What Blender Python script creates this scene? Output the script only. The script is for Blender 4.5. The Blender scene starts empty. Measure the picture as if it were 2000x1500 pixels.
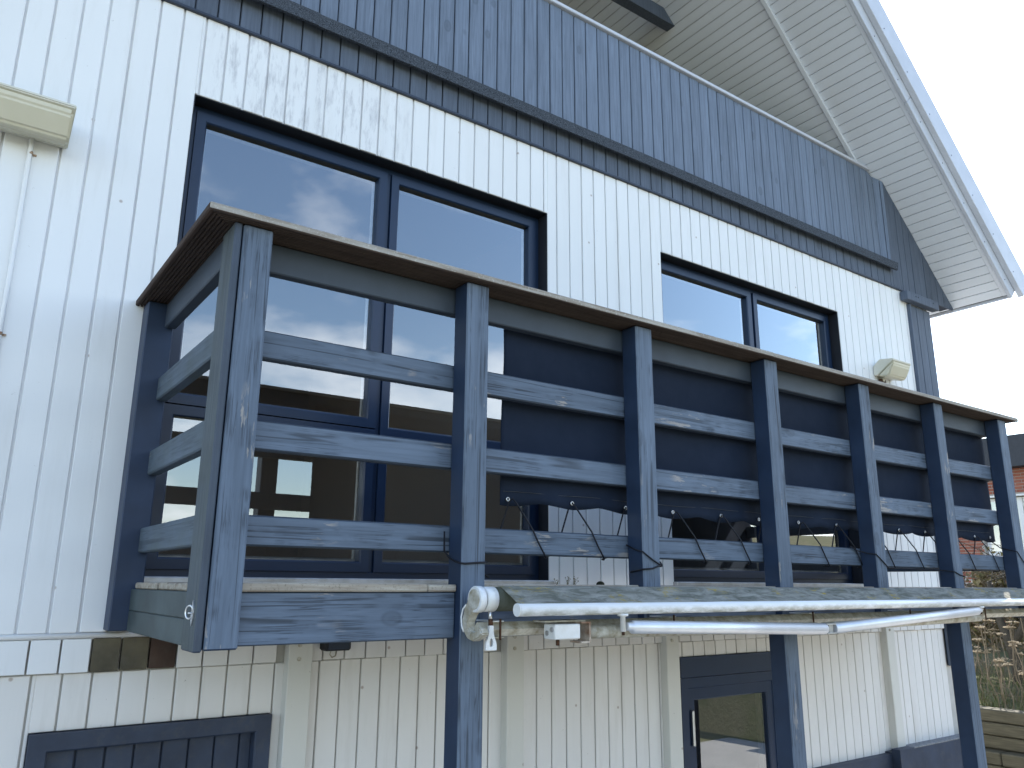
import bpy, bmesh, math, random
from mathutils import Vector, Matrix
random.seed(7)
sc = bpy.context.scene
COL = sc.collection
R = math.radians
ZC = 2.4                       # eye height above the lower terrace; all z below are relative to it

# ------------------------------------------------------------------ camera
cam = bpy.data.cameras.new('camera')
cam.sensor_width = 36.0
cam.lens = 1551.85/2000*36
cam.clip_start = 0.05
cam.clip_end = 2000
camo = bpy.data.objects.new('camera', cam); COL.objects.link(camo)
th, az, ro = R(14.09278946), R(54.57316593), R(0.41402952)
hv = Vector((math.cos(az), math.sin(az), 0)); rv = Vector((math.sin(az), -math.cos(az), 0)); uv = Vector((0,0,1))
fw = hv*math.cos(th)+uv*math.sin(th); up = rv.cross(fw)
r2 = rv*math.cos(ro)+up*math.sin(ro); u2 = -rv*math.sin(ro)+up*math.cos(ro)
camo.matrix_world = Matrix(((r2.x,u2.x,-fw.x,0),(r2.y,u2.y,-fw.y,0),(r2.z,u2.z,-fw.z,ZC),(0,0,0,1)))
sc.camera = camo

# ------------------------------------------------------------------ sky, sun, exposure
SUN_EL, SUN_AZ = R(41), R(24)      # azimuth from +X towards +Y: behind the house, to the right
w = bpy.data.worlds.new('World'); sc.world = w; w.use_nodes = True
nt = w.node_tree; nt.nodes.clear()
def wn(t, **k):
    n = nt.nodes.new(t)
    for a, b in k.items(): setattr(n, a, b)
    return n
out = wn('ShaderNodeOutputWorld'); bg = wn('ShaderNodeBackground'); bg.inputs[1].default_value = 0.15
sky = wn('ShaderNodeTexSky', sky_type='NISHITA'); sky.sun_disc = False
sky.sun_elevation = SUN_EL; sky.sun_rotation = R(90)-SUN_AZ
sky.air_density = 1.15; sky.dust_density = 0.6; sky.ozone_density = 1.6
tc = wn('ShaderNodeTexCoord'); sep = wn('ShaderNodeSeparateXYZ'); nt.links.new(tc.outputs['Generated'], sep.inputs[0])
zz = wn('ShaderNodeMath', operation='MAXIMUM'); zz.inputs[1].default_value = 0.0; nt.links.new(sep.outputs[2], zz.inputs[0])
za = wn('ShaderNodeMath', operation='ADD'); za.inputs[1].default_value = 0.22; nt.links.new(zz.outputs[0], za.inputs[0])
vx = wn('ShaderNodeMath', operation='DIVIDE'); vy = wn('ShaderNodeMath', operation='DIVIDE')
nt.links.new(sep.outputs[0], vx.inputs[0]); nt.links.new(za.outputs[0], vx.inputs[1])
nt.links.new(sep.outputs[1], vy.inputs[0]); nt.links.new(za.outputs[0], vy.inputs[1])
cmb = wn('ShaderNodeCombineXYZ'); nt.links.new(vx.outputs[0], cmb.inputs[0]); nt.links.new(vy.outputs[0], cmb.inputs[1]); cmb.inputs[2].default_value = 3.7
nz = wn('ShaderNodeTexNoise'); nz.inputs['Scale'].default_value = 1.15; nz.inputs['Detail'].default_value = 7; nz.inputs['Roughness'].default_value = 0.55
nt.links.new(cmb.outputs[0], nz.inputs['Vector'])
rp = wn('ShaderNodeValToRGB'); rp.color_ramp.elements[0].position = 0.40; rp.color_ramp.elements[1].position = 0.57
rp.color_ramp.elements[1].color = (0.85,0.85,0.85,1)
lo_ = wn('ShaderNodeMath', operation='MULTIPLY_ADD'); lo_.inputs[1].default_value = -0.34; nt.links.new(zz.outputs[0], lo_.inputs[0]); nt.links.new(nz.outputs[0], lo_.inputs[2])
nt.links.new(lo_.outputs[0], rp.inputs[0])
mx = wn('ShaderNodeMixRGB'); nt.links.new(rp.outputs[0], mx.inputs[0]); nt.links.new(sky.outputs[0], mx.inputs[1])
mx.inputs[2].default_value = (8.5, 8.7, 9.0, 1)
nt.links.new(mx.outputs[0], bg.inputs[0]); nt.links.new(bg.outputs[0], out.inputs[0])

sun = bpy.data.lights.new('sun', 'SUN'); sun.energy = 4.2; sun.angle = R(0.53); sun.color = (1.0, 0.94, 0.85)
suno = bpy.data.objects.new('sun', sun); COL.objects.link(suno)
sd = Vector((math.cos(SUN_EL)*math.cos(SUN_AZ), math.cos(SUN_EL)*math.sin(SUN_AZ), math.sin(SUN_EL)))
suno.rotation_euler = sd.to_track_quat('Z', 'Y').to_euler(); suno.location = (20, 12, 30)
sc.view_settings.view_transform = 'Standard'; sc.view_settings.look = 'None'
sc.view_settings.exposure = 1.53; sc.view_settings.gamma = 1.0
sc.view_settings.use_curve_mapping = False
sc.cycles.max_bounces = 10; sc.cycles.transparent_max_bounces = 16; sc.cycles.diffuse_bounces = 4
sc.cycles.caustics_reflective = False; sc.cycles.caustics_refractive = False
sc.cycles.use_denoising = True

# ------------------------------------------------------------------ materials
class MB:
    """small node-material builder"""
    def __init__(s, name, rough=0.6, spec=0.4):
        s.m = bpy.data.materials.new(name); s.m.use_nodes = True; s.t = s.m.node_tree
        s.b = s.t.nodes['Principled BSDF']; s.b.inputs['Roughness'].default_value = rough
        s.b.inputs['Specular IOR Level'].default_value = spec
        s._co = None
    def n(s, t, **k):
        n = s.t.nodes.new(t)
        for a, b in k.items(): setattr(n, a, b)
        return n
    def l(s, a, b): s.t.links.new(a, b)
    def coord(s, scale=(1,1,1), jitter=True):
        t = s.n('ShaderNodeTexCoord'); mp = s.n('ShaderNodeMapping'); mp.inputs['Scale'].default_value = scale
        if jitter:
            oi = s.n('ShaderNodeObjectInfo'); mu = s.n('ShaderNodeMath', operation='MULTIPLY'); mu.inputs[1].default_value = 37.0
            s.l(oi.outputs['Random'], mu.inputs[0])
            ad = s.n('ShaderNodeVectorMath', operation='ADD'); s.l(t.outputs['Object'], ad.inputs[0]); s.l(mu.outputs[0], ad.inputs[1])
            s.l(ad.outputs[0], mp.inputs['Vector'])
        else: s.l(t.outputs['Object'], mp.inputs['Vector'])
        return mp.outputs[0]
    def world(s, scale=(1,1,1)):
        g = s.n('ShaderNodeNewGeometry'); mp = s.n('ShaderNodeMapping'); mp.inputs['Scale'].default_value = scale
        s.l(g.outputs['Position'], mp.inputs['Vector']); return mp.outputs[0]
    def noise(s, co, scale, detail=4, rough=0.55, dist=0.0):
        n = s.n('ShaderNodeTexNoise'); s.l(co, n.inputs['Vector']); n.inputs['Scale'].default_value = scale
        n.inputs['Detail'].default_value = detail; n.inputs['Roughness'].default_value = rough; n.inputs['Distortion'].default_value = dist
        return n.outputs[0]
    def ramp(s, f, stops):
        n = s.n('ShaderNodeValToRGB'); cr = n.color_ramp
        while len(cr.elements) < len(stops): cr.elements.new(0.5)
        for e, (p, c) in zip(cr.elements, stops):
            e.position = p; e.color = (c, c, c, 1) if not isinstance(c, tuple) else (*c, 1)
        s.l(f, n.inputs[0]); return n.outputs[0]
    def mix(s, f, a, b, mode='MIX'):
        n = s.n('ShaderNodeMixRGB', blend_type=mode)
        for i, v in ((0, f), (1, a), (2, b)):
            if isinstance(v, (int, float)): n.inputs[i].default_value = v
            elif isinstance(v, tuple): n.inputs[i].default_value = (*v, 1)
            else: s.l(v, n.inputs[i])
        return n.outputs[0]
    def mul(s, a, b):
        n = s.n('ShaderNodeMath', operation='MULTIPLY')
        for i, v in ((0, a), (1, b)):
            if isinstance(v, (int, float)): n.inputs[i].default_value = v
            else: s.l(v, n.inputs[i])
        return n.outputs[0]
    def rnd(s):
        return s.n('ShaderNodeObjectInfo').outputs['Random']
    def bump(s, h, strength=0.3, dist=0.002):
        n = s.n('ShaderNodeBump'); n.inputs['Strength'].default_value = strength; n.inputs['Distance'].default_value = dist
        s.l(h, n.inputs['Height']); s.l(n.outputs[0], s.b.inputs['Normal'])
    def color(s, c):
        if isinstance(c, tuple): s.b.inputs['Base Color'].default_value = (*c, 1)
        else: s.l(c, s.b.inputs['Base Color'])

def axis_scale(axis, along, across):
    return tuple(along if i == 'xyz'.index(axis) else across for i in range(3))

def weathered(name, axis, base, peel=0.06, crack=1.0, green=0.0):
    """old paint on timber: grain ridges, drying cracks, knots, flaked spots"""
    b = MB(name, 0.62, 0.35)
    co = b.coord(axis_scale(axis, 1.0, 1.0)); cg = b.coord(axis_scale(axis, 0.045, 1.0))
    big = b.noise(co, 3.0, 3)
    grain = b.noise(cg, 62, 5, 0.65, 0.4)
    c2 = b.coord(axis_scale(axis, 0.022, 1.0))
    def vein(n_, wd_):
        ab = b.n('ShaderNodeMath', operation='SUBTRACT'); b.l(n_, ab.inputs[0]); ab.inputs[1].default_value = 0.5
        ab2 = b.n('ShaderNodeMath', operation='ABSOLUTE'); b.l(ab.outputs[0], ab2.inputs[0])
        return b.ramp(ab2.outputs[0], [(0.0, 1.0), (wd_*0.35, 0.9), (wd_, 0.0)])
    v1 = b.mul(vein(b.noise(c2, 17, 2, 0.5, 0.35), 0.020), b.ramp(b.noise(co, 5, 2), [(0.40, 0.0), (0.55, 1.0)]))
    v2 = b.mul(vein(b.noise(c2, 58, 3, 0.6, 0.30), 0.034), b.ramp(b.noise(co, 8, 3), [(0.45, 0.0), (0.60, 0.85)]))
    crk = b.mul(b.mix(1.0, v1, v2, 'LIGHTEN'), crack)
    # knots
    vo = b.n('ShaderNodeTexVoronoi'); vo.inputs['Scale'].default_value = 4.6
    b.l(b.coord(axis_scale(axis, 0.62, 1.0)), vo.inputs['Vector'])
    kn = b.ramp(vo.outputs['Distance'], [(0.0, 1.0), (0.07, 0.55), (0.10, 0.85), (0.13, 0.0)])
    dark = tuple(x*0.22 for x in base); lite = tuple(min(1, x*1.20+0.006) for x in base)
    c = b.mix(b.ramp(grain, [(0.34, 0.0), (0.64, 1.0)]), tuple(x*0.74 for x in base), lite)
    c = b.mix(b.ramp(big, [(0.3, 0.0), (0.75, 0.45)]), c, tuple(x*0.72 for x in base))
    c = b.mix(b.mul(kn, 0.7), c, tuple(x*0.45 for x in base))
    if peel > 0:
        pn = b.noise(b.coord(axis_scale(axis, 0.16, 1.0)), 34, 4, 0.65)
        pm = b.noise(co, 4.3, 2)
        pe = b.mul(b.ramp(pn, [(0.64-peel, 0.0), (0.665-peel, 1.0)]), b.ramp(pm, [(0.55, 0.0), (0.64, 1.0)]))
        c = b.mix(pe, c, (0.34, 0.31, 0.28))
    if green > 0:
        gn = b.noise(co, 5.5, 5, 0.65)
        c = b.mix(b.mul(b.ramp(gn, [(0.40, 0.0), (0.70, 1.0)]), green), c, (0.045, 0.055, 0.018))
    c = b.mix(crk, c, dark)
    c = b.mix(0.22, c, b.mix(b.rnd(), tuple(x*0.6 for x in base), tuple(x*1.35 for x in base)))
    b.color(c)
    h = b.mix(crk, b.mix(0.5, grain, b.mul(kn, 0.6)), (0, 0, 0))
    b.bump(h, 0.75, 0.0035)
    return b.m

def smooth_paint(name, base, rough=0.45, axis='z', var=0.25, grime=0.0):
    b = MB(name, rough, 0.4)
    co = b.coord(); cg = b.coord(axis_scale(axis, 0.05, 1.0))
    g = b.noise(cg, 60, 4); n = b.noise(co, 6, 4)
    c = b.mix(b.ramp(n, [(0.3, 0.0), (0.7, 1.0)]), tuple(x*(1-var) for x in base), tuple(x*(1+var) for x in base))
    if grime: c = b.mix(b.mul(b.ramp(b.noise(co, 22, 5, 0.7), [(0.52, 0.0), (0.72, 1.0)]), grime), c, (0.10, 0.09, 0.07))
    b.color(c); b.bump(g, 0.25, 0.001)
    return b.m

def white_board(name, base, grime, worn=False, streak=0.3):
    b = MB(name, 0.5, 0.35)
    co = b.coord(); cg = b.coord((1, 1, 0.05)); wp = b.world(); ws = b.world((1, 1, 0.12))
    g = b.noise(cg, 75, 4)
    c = b.mix(0.5, base, b.mix(b.rnd(), tuple(x*0.95 for x in base), tuple(min(0.9, x*1.03) for x in base)))
    c = b.mix(b.mul(b.ramp(b.noise(co, 2.2, 4), [(0.35, 0.0), (0.75, 1.0)]), 0.22), c, tuple(x*0.86 for x in base))
    c = b.mix(b.mul(b.ramp(b.noise(ws, 9, 5, 0.65), [(0.55, 0.0), (0.80, 1.0)]), streak), c, (0.40, 0.37, 0.31))
    sp = b.ramp(b.noise(wp, 42, 3, 0.8), [(0.70, 0.0), (0.76, 1.0)])
    c = b.mix(b.mul(sp, grime), c, (0.13, 0.11, 0.085))
    # rusty nail spots
    vo = b.n('ShaderNodeTexVoronoi', voronoi_dimensions='2D'); vo.inputs['Scale'].default_value = 1.7; wr = b.world(); wr.node.inputs['Rotation'].default_value = (R(90), 0, 0); b.l(wr, vo.inputs['Vector'])
    c = b.mix(b.mul(b.ramp(vo.outputs['Distance'], [(0.0, 1.0), (0.0070, 1.0), (0.015, 0.0)]), 0.55), c, (0.20, 0.10, 0.045))
    if worn:                     # paint worn to grey primer over the big window
        sx = b.n('ShaderNodeSeparateXYZ'); b.l(b.world(), sx.inputs[0])
        m1 = b.ramp(b.mul(sx.outputs[0], 0.25), [(0.16, 0.0), (0.20, 1.0), (0.40, 1.0), (0.46, 0.0)])
        m2 = b.ramp(b.mul(sx.outputs[2], 0.2), [(0.900, 0.0), (0.915, 1.0)])
        wn_ = b.ramp(b.noise(b.world((1, 1, 0.22)), 26, 5, 0.7), [(0.50, 0.0), (0.66, 1.0)])
        c = b.mix(b.mul(b.mul(b.mul(m1, m2), wn_), 0.6), c, (0.42, 0.42, 0.44))
    b.color(c); b.bump(g, 0.30, 0.0012)
    return b.m

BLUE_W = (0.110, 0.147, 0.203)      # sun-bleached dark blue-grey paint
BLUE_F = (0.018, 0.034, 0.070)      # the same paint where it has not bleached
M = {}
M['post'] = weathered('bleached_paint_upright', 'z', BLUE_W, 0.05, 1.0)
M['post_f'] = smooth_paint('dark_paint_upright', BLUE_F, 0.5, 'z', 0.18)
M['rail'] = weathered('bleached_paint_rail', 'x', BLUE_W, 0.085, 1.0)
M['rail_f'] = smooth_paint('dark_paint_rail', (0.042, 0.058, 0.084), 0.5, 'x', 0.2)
M['srail'] = weathered('mossy_paint_side_rail', 'y', (0.085, 0.115, 0.150), 0.03, 0.7, 0.45)
M['sbeam'] = smooth_paint('algae_paint_side_beam', (0.050, 0.068, 0.070), 0.55, 'y', 0.35)
M['spost'] = weathered('algae_paint_upright', 'z', (0.072, 0.092, 0.110), 0.0, 0.6, 0.4)
M['toprail'] = smooth_paint('paint_top_rail', (0.040, 0.054, 0.074), 0.5, 'x', 0.15)
M['gable'] = weathered('gable_paint', 'z', (0.088, 0.112, 0.155), 0.0, 0.25)
M['parapet'] = weathered('parapet_paint_glare_lifted', 'z', (0.148, 0.188, 0.255), 0.0, 0.25)  # base lightened to paint in the glare veil over the parapet
M['trim'] = smooth_paint('dark_trim_paint', (0.028, 0.038, 0.060), 0.45, 'x', 0.2)
M['frame'] = smooth_paint('window_frame_paint', (0.010, 0.024, 0.058), 0.32, 'z', 0.06)
M['reveal'] = smooth_paint('black_reveal', (0.010, 0.012, 0.018), 0.6, 'z', 0.2)
M['white'] = white_board('white_cladding_paint', (0.78, 0.79, 0.79), 0.25, True, 0.18)
M['whitew'] = smooth_paint('white_groove_paint', (0.74, 0.75, 0.77), 0.6, 'z', 0.06)
M['cream'] = white_board('aged_white_cladding_paint', (0.725, 0.705, 0.675), 0.7, False, 0.35)
M['creamw'] = smooth_paint('aged_groove_paint', (0.46, 0.445, 0.41), 0.6, 'z', 0.15)
M['batten'] = white_board('aged_batten_paint', (0.64, 0.63, 0.58), 0.9, False, 0.55)
M['soffit'] = white_board('soffit_paint', (0.68, 0.72, 0.775), 0.06, False, 0.12)
M['soffitw'] = smooth_paint('soffit_gap_paint', (0.52, 0.53, 0.56), 0.7, 'y', 0.1)
M['barge'] = smooth_paint('barge_paint', (0.50, 0.53, 0.59), 0.45, 'x', 0.06)
M['bare'] = smooth_paint('bare_weathered_wood', (0.105, 0.090, 0.058), 0.85, 'z', 0.6, 0.8)
M['bare2'] = smooth_paint('bare_red_wood', (0.060, 0.036, 0.026), 0.85, 'z', 0.4, 0.3)

def simple(name, c, rough=0.5, metal=0.0, n_scale=None, c2=None, bump=0.0):
    b = MB(name, rough, 0.4); b.b.inputs['Metallic'].default_value = metal
    if n_scale:
        n = b.noise(b.coord(), n_scale, 5, 0.65)
        b.color(b.mix(b.ramp(n, [(0.35, 0.0), (0.68, 1.0)]), c, c2 or tuple(x*0.7 for x in c)))
        if bump: b.bump(n, bump, 0.004)
    else: b.color(c)
    return b.m
def felt_mat():
    b = MB('roofing_felt', 0.9, 0.2); co = b.coord()
    n = b.noise(co, 260, 2, 0.8)
    b.color(b.mix(b.ramp(n, [(0.4, 0.0), (0.62, 1.0)]), (0.016, 0.020, 0.028), (0.11, 0.13, 0.16)))
    b.bump(n, 0.6, 0.003); return b.m
M['felt'] = felt_mat()
def deckwood(name, axis, c1, c2, c3):
    b = MB(name, 0.8, 0.2); co = b.coord(); cg = b.coord(axis_scale(axis, 0.06, 1.0))
    g = b.noise(cg, 60, 5, 0.65, 0.3); sp = b.noise(co, 120, 3, 0.8)
    c = b.mix(b.ramp(g, [(0.32, 0.0), (0.68, 1.0)]), c1, c2)
    c = b.mix(b.ramp(sp, [(0.55, 0.0), (0.70, 0.8)]), c, c3)
    b.color(c); b.bump(b.mix(0.5, g, sp), 0.7, 0.003); return b.m
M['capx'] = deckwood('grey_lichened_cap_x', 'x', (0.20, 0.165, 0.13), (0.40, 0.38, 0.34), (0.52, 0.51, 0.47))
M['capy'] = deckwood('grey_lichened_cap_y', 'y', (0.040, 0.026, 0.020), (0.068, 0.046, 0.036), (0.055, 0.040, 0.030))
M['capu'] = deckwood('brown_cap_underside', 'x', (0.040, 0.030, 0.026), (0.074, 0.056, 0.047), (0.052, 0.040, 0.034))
M['deck'] = deckwood('weathered_deck', 'x', (0.23, 0.19, 0.15), (0.42, 0.39, 0.33), (0.13, 0.11, 0.08))
M['cloth'] = simple('black_screen_cloth', (0.0075, 0.0150, 0.0330), 0.8, 0.0, 14, (0.011, 0.019, 0.039))
M['cloth'].node_tree.nodes['Principled BSDF'].inputs['Specular IOR Level'].default_value = 0.2
M['cloth_thread'] = simple('grey_thread', (0.06, 0.065, 0.075), 0.8)
M['cord'] = simple('black_cord', (0.006, 0.007, 0.012), 0.7)
M['steel'] = simple('galvanised_steel', (0.62, 0.63, 0.64), 0.32, 1.0)
M['alu'] = simple('anodised_aluminium', (0.78, 0.79, 0.82), 0.42, 0.55, 9, (0.70, 0.71, 0.73))
M['sill'] = simple('aluminium_sill', (0.52, 0.53, 0.55), 0.4, 0.6, 8, (0.36, 0.35, 0.33))
M['awhite'] = simple('white_powder_coat', (0.74, 0.75, 0.76), 0.35, 0.0, 12, (0.62, 0.62, 0.58))
M['adirty'] = simple('grimy_white_coat', (0.56, 0.54, 0.47), 0.5, 0.0, 26, (0.27, 0.23, 0.15))
M['rust'] = simple('rusty_iron', (0.10, 0.045, 0.022), 0.8, 0.2, 40, (0.035, 0.018, 0.012))
M['rustwhite'] = simple('rust_stained_coat', (0.46, 0.40, 0.33), 0.6, 0, 22, (0.16, 0.075, 0.035))
M['lampbody'] = simple('aged_lamp_plastic', (0.66, 0.64, 0.55), 0.4, 0.0, 10, (0.58, 0.56, 0.45))
def lens_mat():
    b = MB('yellowed_lens', 0.28, 0.5); n = b.noise(b.coord(), 7, 3)
    b.color(b.mix(n, (0.62, 0.58, 0.42), (0.74, 0.70, 0.56)))
    b.b.inputs['Transmission Weight'].default_value = 0.15; return b.m
M['lens'] = lens_mat()
M['cliprust'] = simple('rusted_clip', (0.26, 0.13, 0.06), 0.8, 0, 60, (0.45, 0.38, 0.30))
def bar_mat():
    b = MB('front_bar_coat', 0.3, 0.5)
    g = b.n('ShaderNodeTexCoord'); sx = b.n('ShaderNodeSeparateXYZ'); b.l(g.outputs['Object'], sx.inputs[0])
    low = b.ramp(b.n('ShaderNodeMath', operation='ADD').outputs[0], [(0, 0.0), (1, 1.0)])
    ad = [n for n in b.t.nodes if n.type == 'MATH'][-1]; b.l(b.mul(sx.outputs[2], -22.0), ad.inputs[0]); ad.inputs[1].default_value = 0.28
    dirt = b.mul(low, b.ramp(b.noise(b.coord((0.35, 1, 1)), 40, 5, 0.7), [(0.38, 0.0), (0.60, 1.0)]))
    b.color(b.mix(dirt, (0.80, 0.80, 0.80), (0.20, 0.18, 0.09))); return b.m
M['bar'] = bar_mat()
def fabric_mat():
    b = MB('lichened_awning_cloth', 0.9, 0.1); co = b.coord((0.5, 1.6, 1), False)
    n1 = b.noise(co, 18, 6, 0.7, 0.6); n2 = b.noise(b.coord((1, 1, 1), False), 7, 4, 0.6); n3 = b.noise(co, 55, 4, 0.7)
    c = b.mix(b.ramp(n1, [(0.38, 0.0), (0.62, 1.0)]), (0.30, 0.29, 0.25), (0.125, 0.125, 0.10))
    c = b.mix(b.mul(b.ramp(n2, [(0.55, 0.0), (0.66, 1.0)]), b.ramp(n3, [(0.48, 0.0), (0.58, 1.0)])), c, (0.36, 0.26, 0.045))
    b.color(c); b.bump(n1, 0.5, 0.004); return b.m
M['fabric'] = fabric_mat()
M['shaded_rollcloth'] = simple('rolled_cloth_painted_shade', (0.085, 0.09, 0.072), 0.9, 0, 30, (0.05, 0.055, 0.035))  # darkened to paint in the shade beneath the awning cloth
def glass_mat():
    m = bpy.data.materials.new('window_glass'); m.use_nodes = True; t = m.node_tree; t.nodes.clear()
    o = t.nodes.new('ShaderNodeOutputMaterial'); mix = t.nodes.new('ShaderNodeMixShader')
    f = t.nodes.new('ShaderNodeFresnel'); f.inputs[0].default_value = 1.5
    tr = t.nodes.new('ShaderNodeBsdfTransparent'); tr.inputs[0].default_value = (0.88, 0.875, 0.86, 1)
    gl = t.nodes.new('ShaderNodeBsdfGlossy'); gl.inputs['Roughness'].default_value = 0.0; gl.inputs[0].default_value = (0.93, 0.97, 1, 1)
    ge = t.nodes.new('ShaderNodeNewGeometry'); su = t.nodes.new('ShaderNodeMath'); su.operation = 'SUBTRACT'; su.inputs[0].default_value = 1.0; t.links.new(ge.outputs['Backfacing'], su.inputs[1])
    mm = t.nodes.new('ShaderNodeMath'); mm.operation = 'MULTIPLY'; i1 = t.nodes.new('ShaderNodeMath'); i1.operation = 'SUBTRACT'; i1.inputs[0].default_value = 1.0; t.links.new(f.outputs[0], i1.inputs[1])
    pw = t.nodes.new('ShaderNodeMath'); pw.operation = 'POWER'; pw.inputs[1].default_value = 6.5; t.links.new(i1.outputs[0], pw.inputs[0])   # six glass faces of a triple-glazed unit
    i2 = t.nodes.new('ShaderNodeMath'); i2.operation = 'SUBTRACT'; i2.inputs[0].default_value = 1.0; t.links.new(pw.outputs[0], i2.inputs[1])
    t.links.new(i2.outputs[0], mm.inputs[0]); t.links.new(su.outputs[0], mm.inputs[1])
    t.links.new(mm.outputs[0], mix.inputs[0]); t.links.new(tr.outputs[0], mix.inputs[1]); t.links.new(gl.outputs[0], mix.inputs[2])
    t.links.new(mix.outputs[0], o.inputs[0]); return m
M['glass'] = glass_mat()
M['room'] = simple('room_plaster', (0.27, 0.23, 0.20), 0.9)
M['roomfloor'] = simple('room_floor', (0.16, 0.12, 0.085), 0.5, 0, 4, (0.12, 0.09, 0.06))
M['concrete'] = simple('house_core', (0.3, 0.3, 0.3), 0.9)
M['roofing'] = simple('roof_tiles', (0.05, 0.05, 0.055), 0.8, 0, 9, (0.035, 0.035, 0.04))
M['plinth'] = smooth_paint('plinth_paint', (0.026, 0.038, 0.066), 0.55, 'x', 0.25, 0.25)
M['plinth_top'] = simple('plinth_flaking_top', (0.12, 0.13, 0.145), 0.8, 0, 45, (0.28, 0.28, 0.28), 0.4)

# ------------------------------------------------------------------ mesh helpers
cache = {}
def link(name, me, parent=None, loc=(0,0,0), rot=None):
    o = bpy.data.objects.new(name, me); COL.objects.link(o)
    if parent is not None:
        o.parent = parent; pw = parent['_w']
        o.location = (loc[0]-pw[0], loc[1]-pw[1], loc[2]+ZC-pw[2])
    else: o.location = (loc[0], loc[1], loc[2]+ZC)
    if rot: o.rotation_euler = rot
    o['_w'] = (loc[0], loc[1], loc[2]+ZC)
    return o
def tag(o, label, cat, group=None):
    o['label'] = label; o['category'] = cat
    if group: o['group'] = group
    return o
def thing(name, loc, label, cat, group=None):
    return tag(link(name, None, None, loc), label, cat, group)
def struct(o): o['kind'] = 'structure'; return o
def stuff(o): o['kind'] = 'stuff'; return o

def mesh_from(verts, faces, mats, mi=None, smooth=False, name='piece'):
    me = bpy.data.meshes.new(name); me.from_pydata(verts, [], faces); me.validate()
    for m in (mats if isinstance(mats, (list, tuple)) else [mats]): me.materials.append(m)
    if mi:
        for p, i in zip(me.polygons, mi): p.material_index = i
    if smooth:
        for p in me.polygons: p.use_smooth = True
    me.update(); return me

def cbox(sx, sy, sz, b=0.003, mat=None, mats=None):
    """chamfered box centred on the origin; mats = {face key: material} with keys -x +x -y +y -z +z, default mat"""
    key = (round(sx,4), round(sy,4), round(sz,4), b, mat.name, tuple(sorted((k, v.name) for k, v in (mats or {}).items())))
    if key in cache: return cache[key]
    h = (sx/2, sy/2, sz/2); b = min(b, min(h)*0.6)
    V = []; idx = {}
    for ax in range(3):
        for s in (-1, 1):
            for c in ((-1,-1),(1,-1),(1,1),(-1,1)):
                p = [0,0,0]; p[ax] = s*h[ax]; o = [i for i in range(3) if i != ax]
                p[o[0]] = c[0]*(h[o[0]]-b); p[o[1]] = c[1]*(h[o[1]]-b)
                corner = [0,0,0]; corner[ax] = s; corner[o[0]] = c[0]; corner[o[1]] = c[1]
                idx[(ax, s, tuple(corner))] = len(V); V.append(tuple(p))
    F = []; MI = []; ml = [mat]; 
    def mi_for(ax, s):
        k = ('-' if s < 0 else '+')+'xyz'[ax]
        m = (mats or {}).get(k)
        if m is None: return 0
        if m not in ml: ml.append(m)
        return ml.index(m)
    def add(ids, nrm, i):
        a, bb, c = (Vector(V[j]) for j in ids[:3])
        if (bb-a).cross(c-a).dot(Vector(nrm)) < 0: ids = ids[::-1]
        F.append(ids); MI.append(i)
    import itertools
    for ax in range(3):
        o = [i for i in range(3) if i != ax]
        for s in (-1, 1):
            ids = []
            for c in ((-1,-1),(1,-1),(1,1),(-1,1)):
                k = [0,0,0]; k[ax] = s; k[o[0]] = c[0]; k[o[1]] = c[1]; ids.append(idx[(ax, s, tuple(k))])
            n = [0,0,0]; n[ax] = s; add(ids, n, mi_for(ax, s))
    for ax in range(3):        # edges parallel to ax
        o = [i for i in range(3) if i != ax]
        for s0 in (-1,1):
            for s1 in (-1,1):
                k0 = [0,0,0]; k0[o[0]] = s0; k0[o[1]] = s1; k1 = k0[:]; k0[ax] = -1; k1[ax] = 1
                ids = [idx[(o[0], s0, tuple(k0))], idx[(o[0], s0, tuple(k1))], idx[(o[1], s1, tuple(k1))], idx[(o[1], s1, tuple(k0))]]
                n = [0,0,0]; n[o[0]] = s0; n[o[1]] = s1
                add(ids, n, mi_for(o[1], s1))
    for c in itertools.product((-1,1), repeat=3):
        add([idx[(0, c[0], c)], idx[(1, c[1], c)], idx[(2, c[2], c)]], c, 0)
    me = mesh_from(V, F, ml, MI); cache[key] = me; return me

def B(name, parent, x0, x1, y0, y1, z0, z1, mat, b=0.003, mats=None):
    return link(name, cbox(x1-x0, y1-y0, z1-z0, b, mat, mats), parent, ((x0+x1)/2, (y0+y1)/2, (z0+z1)/2))

def prism(name, parent, poly, y0, y1, mat, front=None):
    """polygon in x,z extruded along y"""
    cx = sum(p[0] for p in poly)/len(poly); cz = sum(p[1] for p in poly)/len(poly); cy = (y0+y1)/2; n = len(poly)
    V = [(p[0]-cx, y0-cy, p[1]-cz) for p in poly]+[(p[0]-cx, y1-cy, p[1]-cz) for p in poly]
    area = sum(poly[i][0]*poly[(i+1)%n][1]-poly[(i+1)%n][0]*poly[i][1] for i in range(n))
    ids = list(range(n)) if area > 0 else list(range(n))[::-1]
    F = [ids, [n+i for i in ids[::-1]]]
    for i in range(n):
        a, b_ = ids[i], ids[(i+1) % n]; F.append([a, n+a, n+b_, b_])
    return link(name, mesh_from(V, F, [mat]), parent, (cx, cy, cz))

def merged(name, parent, boxes, mat, loc):
    """several boxes that belong to ONE piece (x0,x1,y0,y1,z0,z1)"""
    V = []; F = []
    for x0,x1,y0,y1,z0,z1 in boxes:
        k = len(V)
        V += [(x-loc[0], y-loc[1], z-loc[2]) for x in (x0,x1) for y in (y0,y1) for z in (z0,z1)]
        F += [[k+i for i in f] for f in ((0,1,3,2),(4,6,7,5),(0,4,5,1),(2,3,7,6),(0,2,6,4),(1,5,7,3))]
    return link(name, mesh_from(V, F, [mat]), parent, loc)

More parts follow.
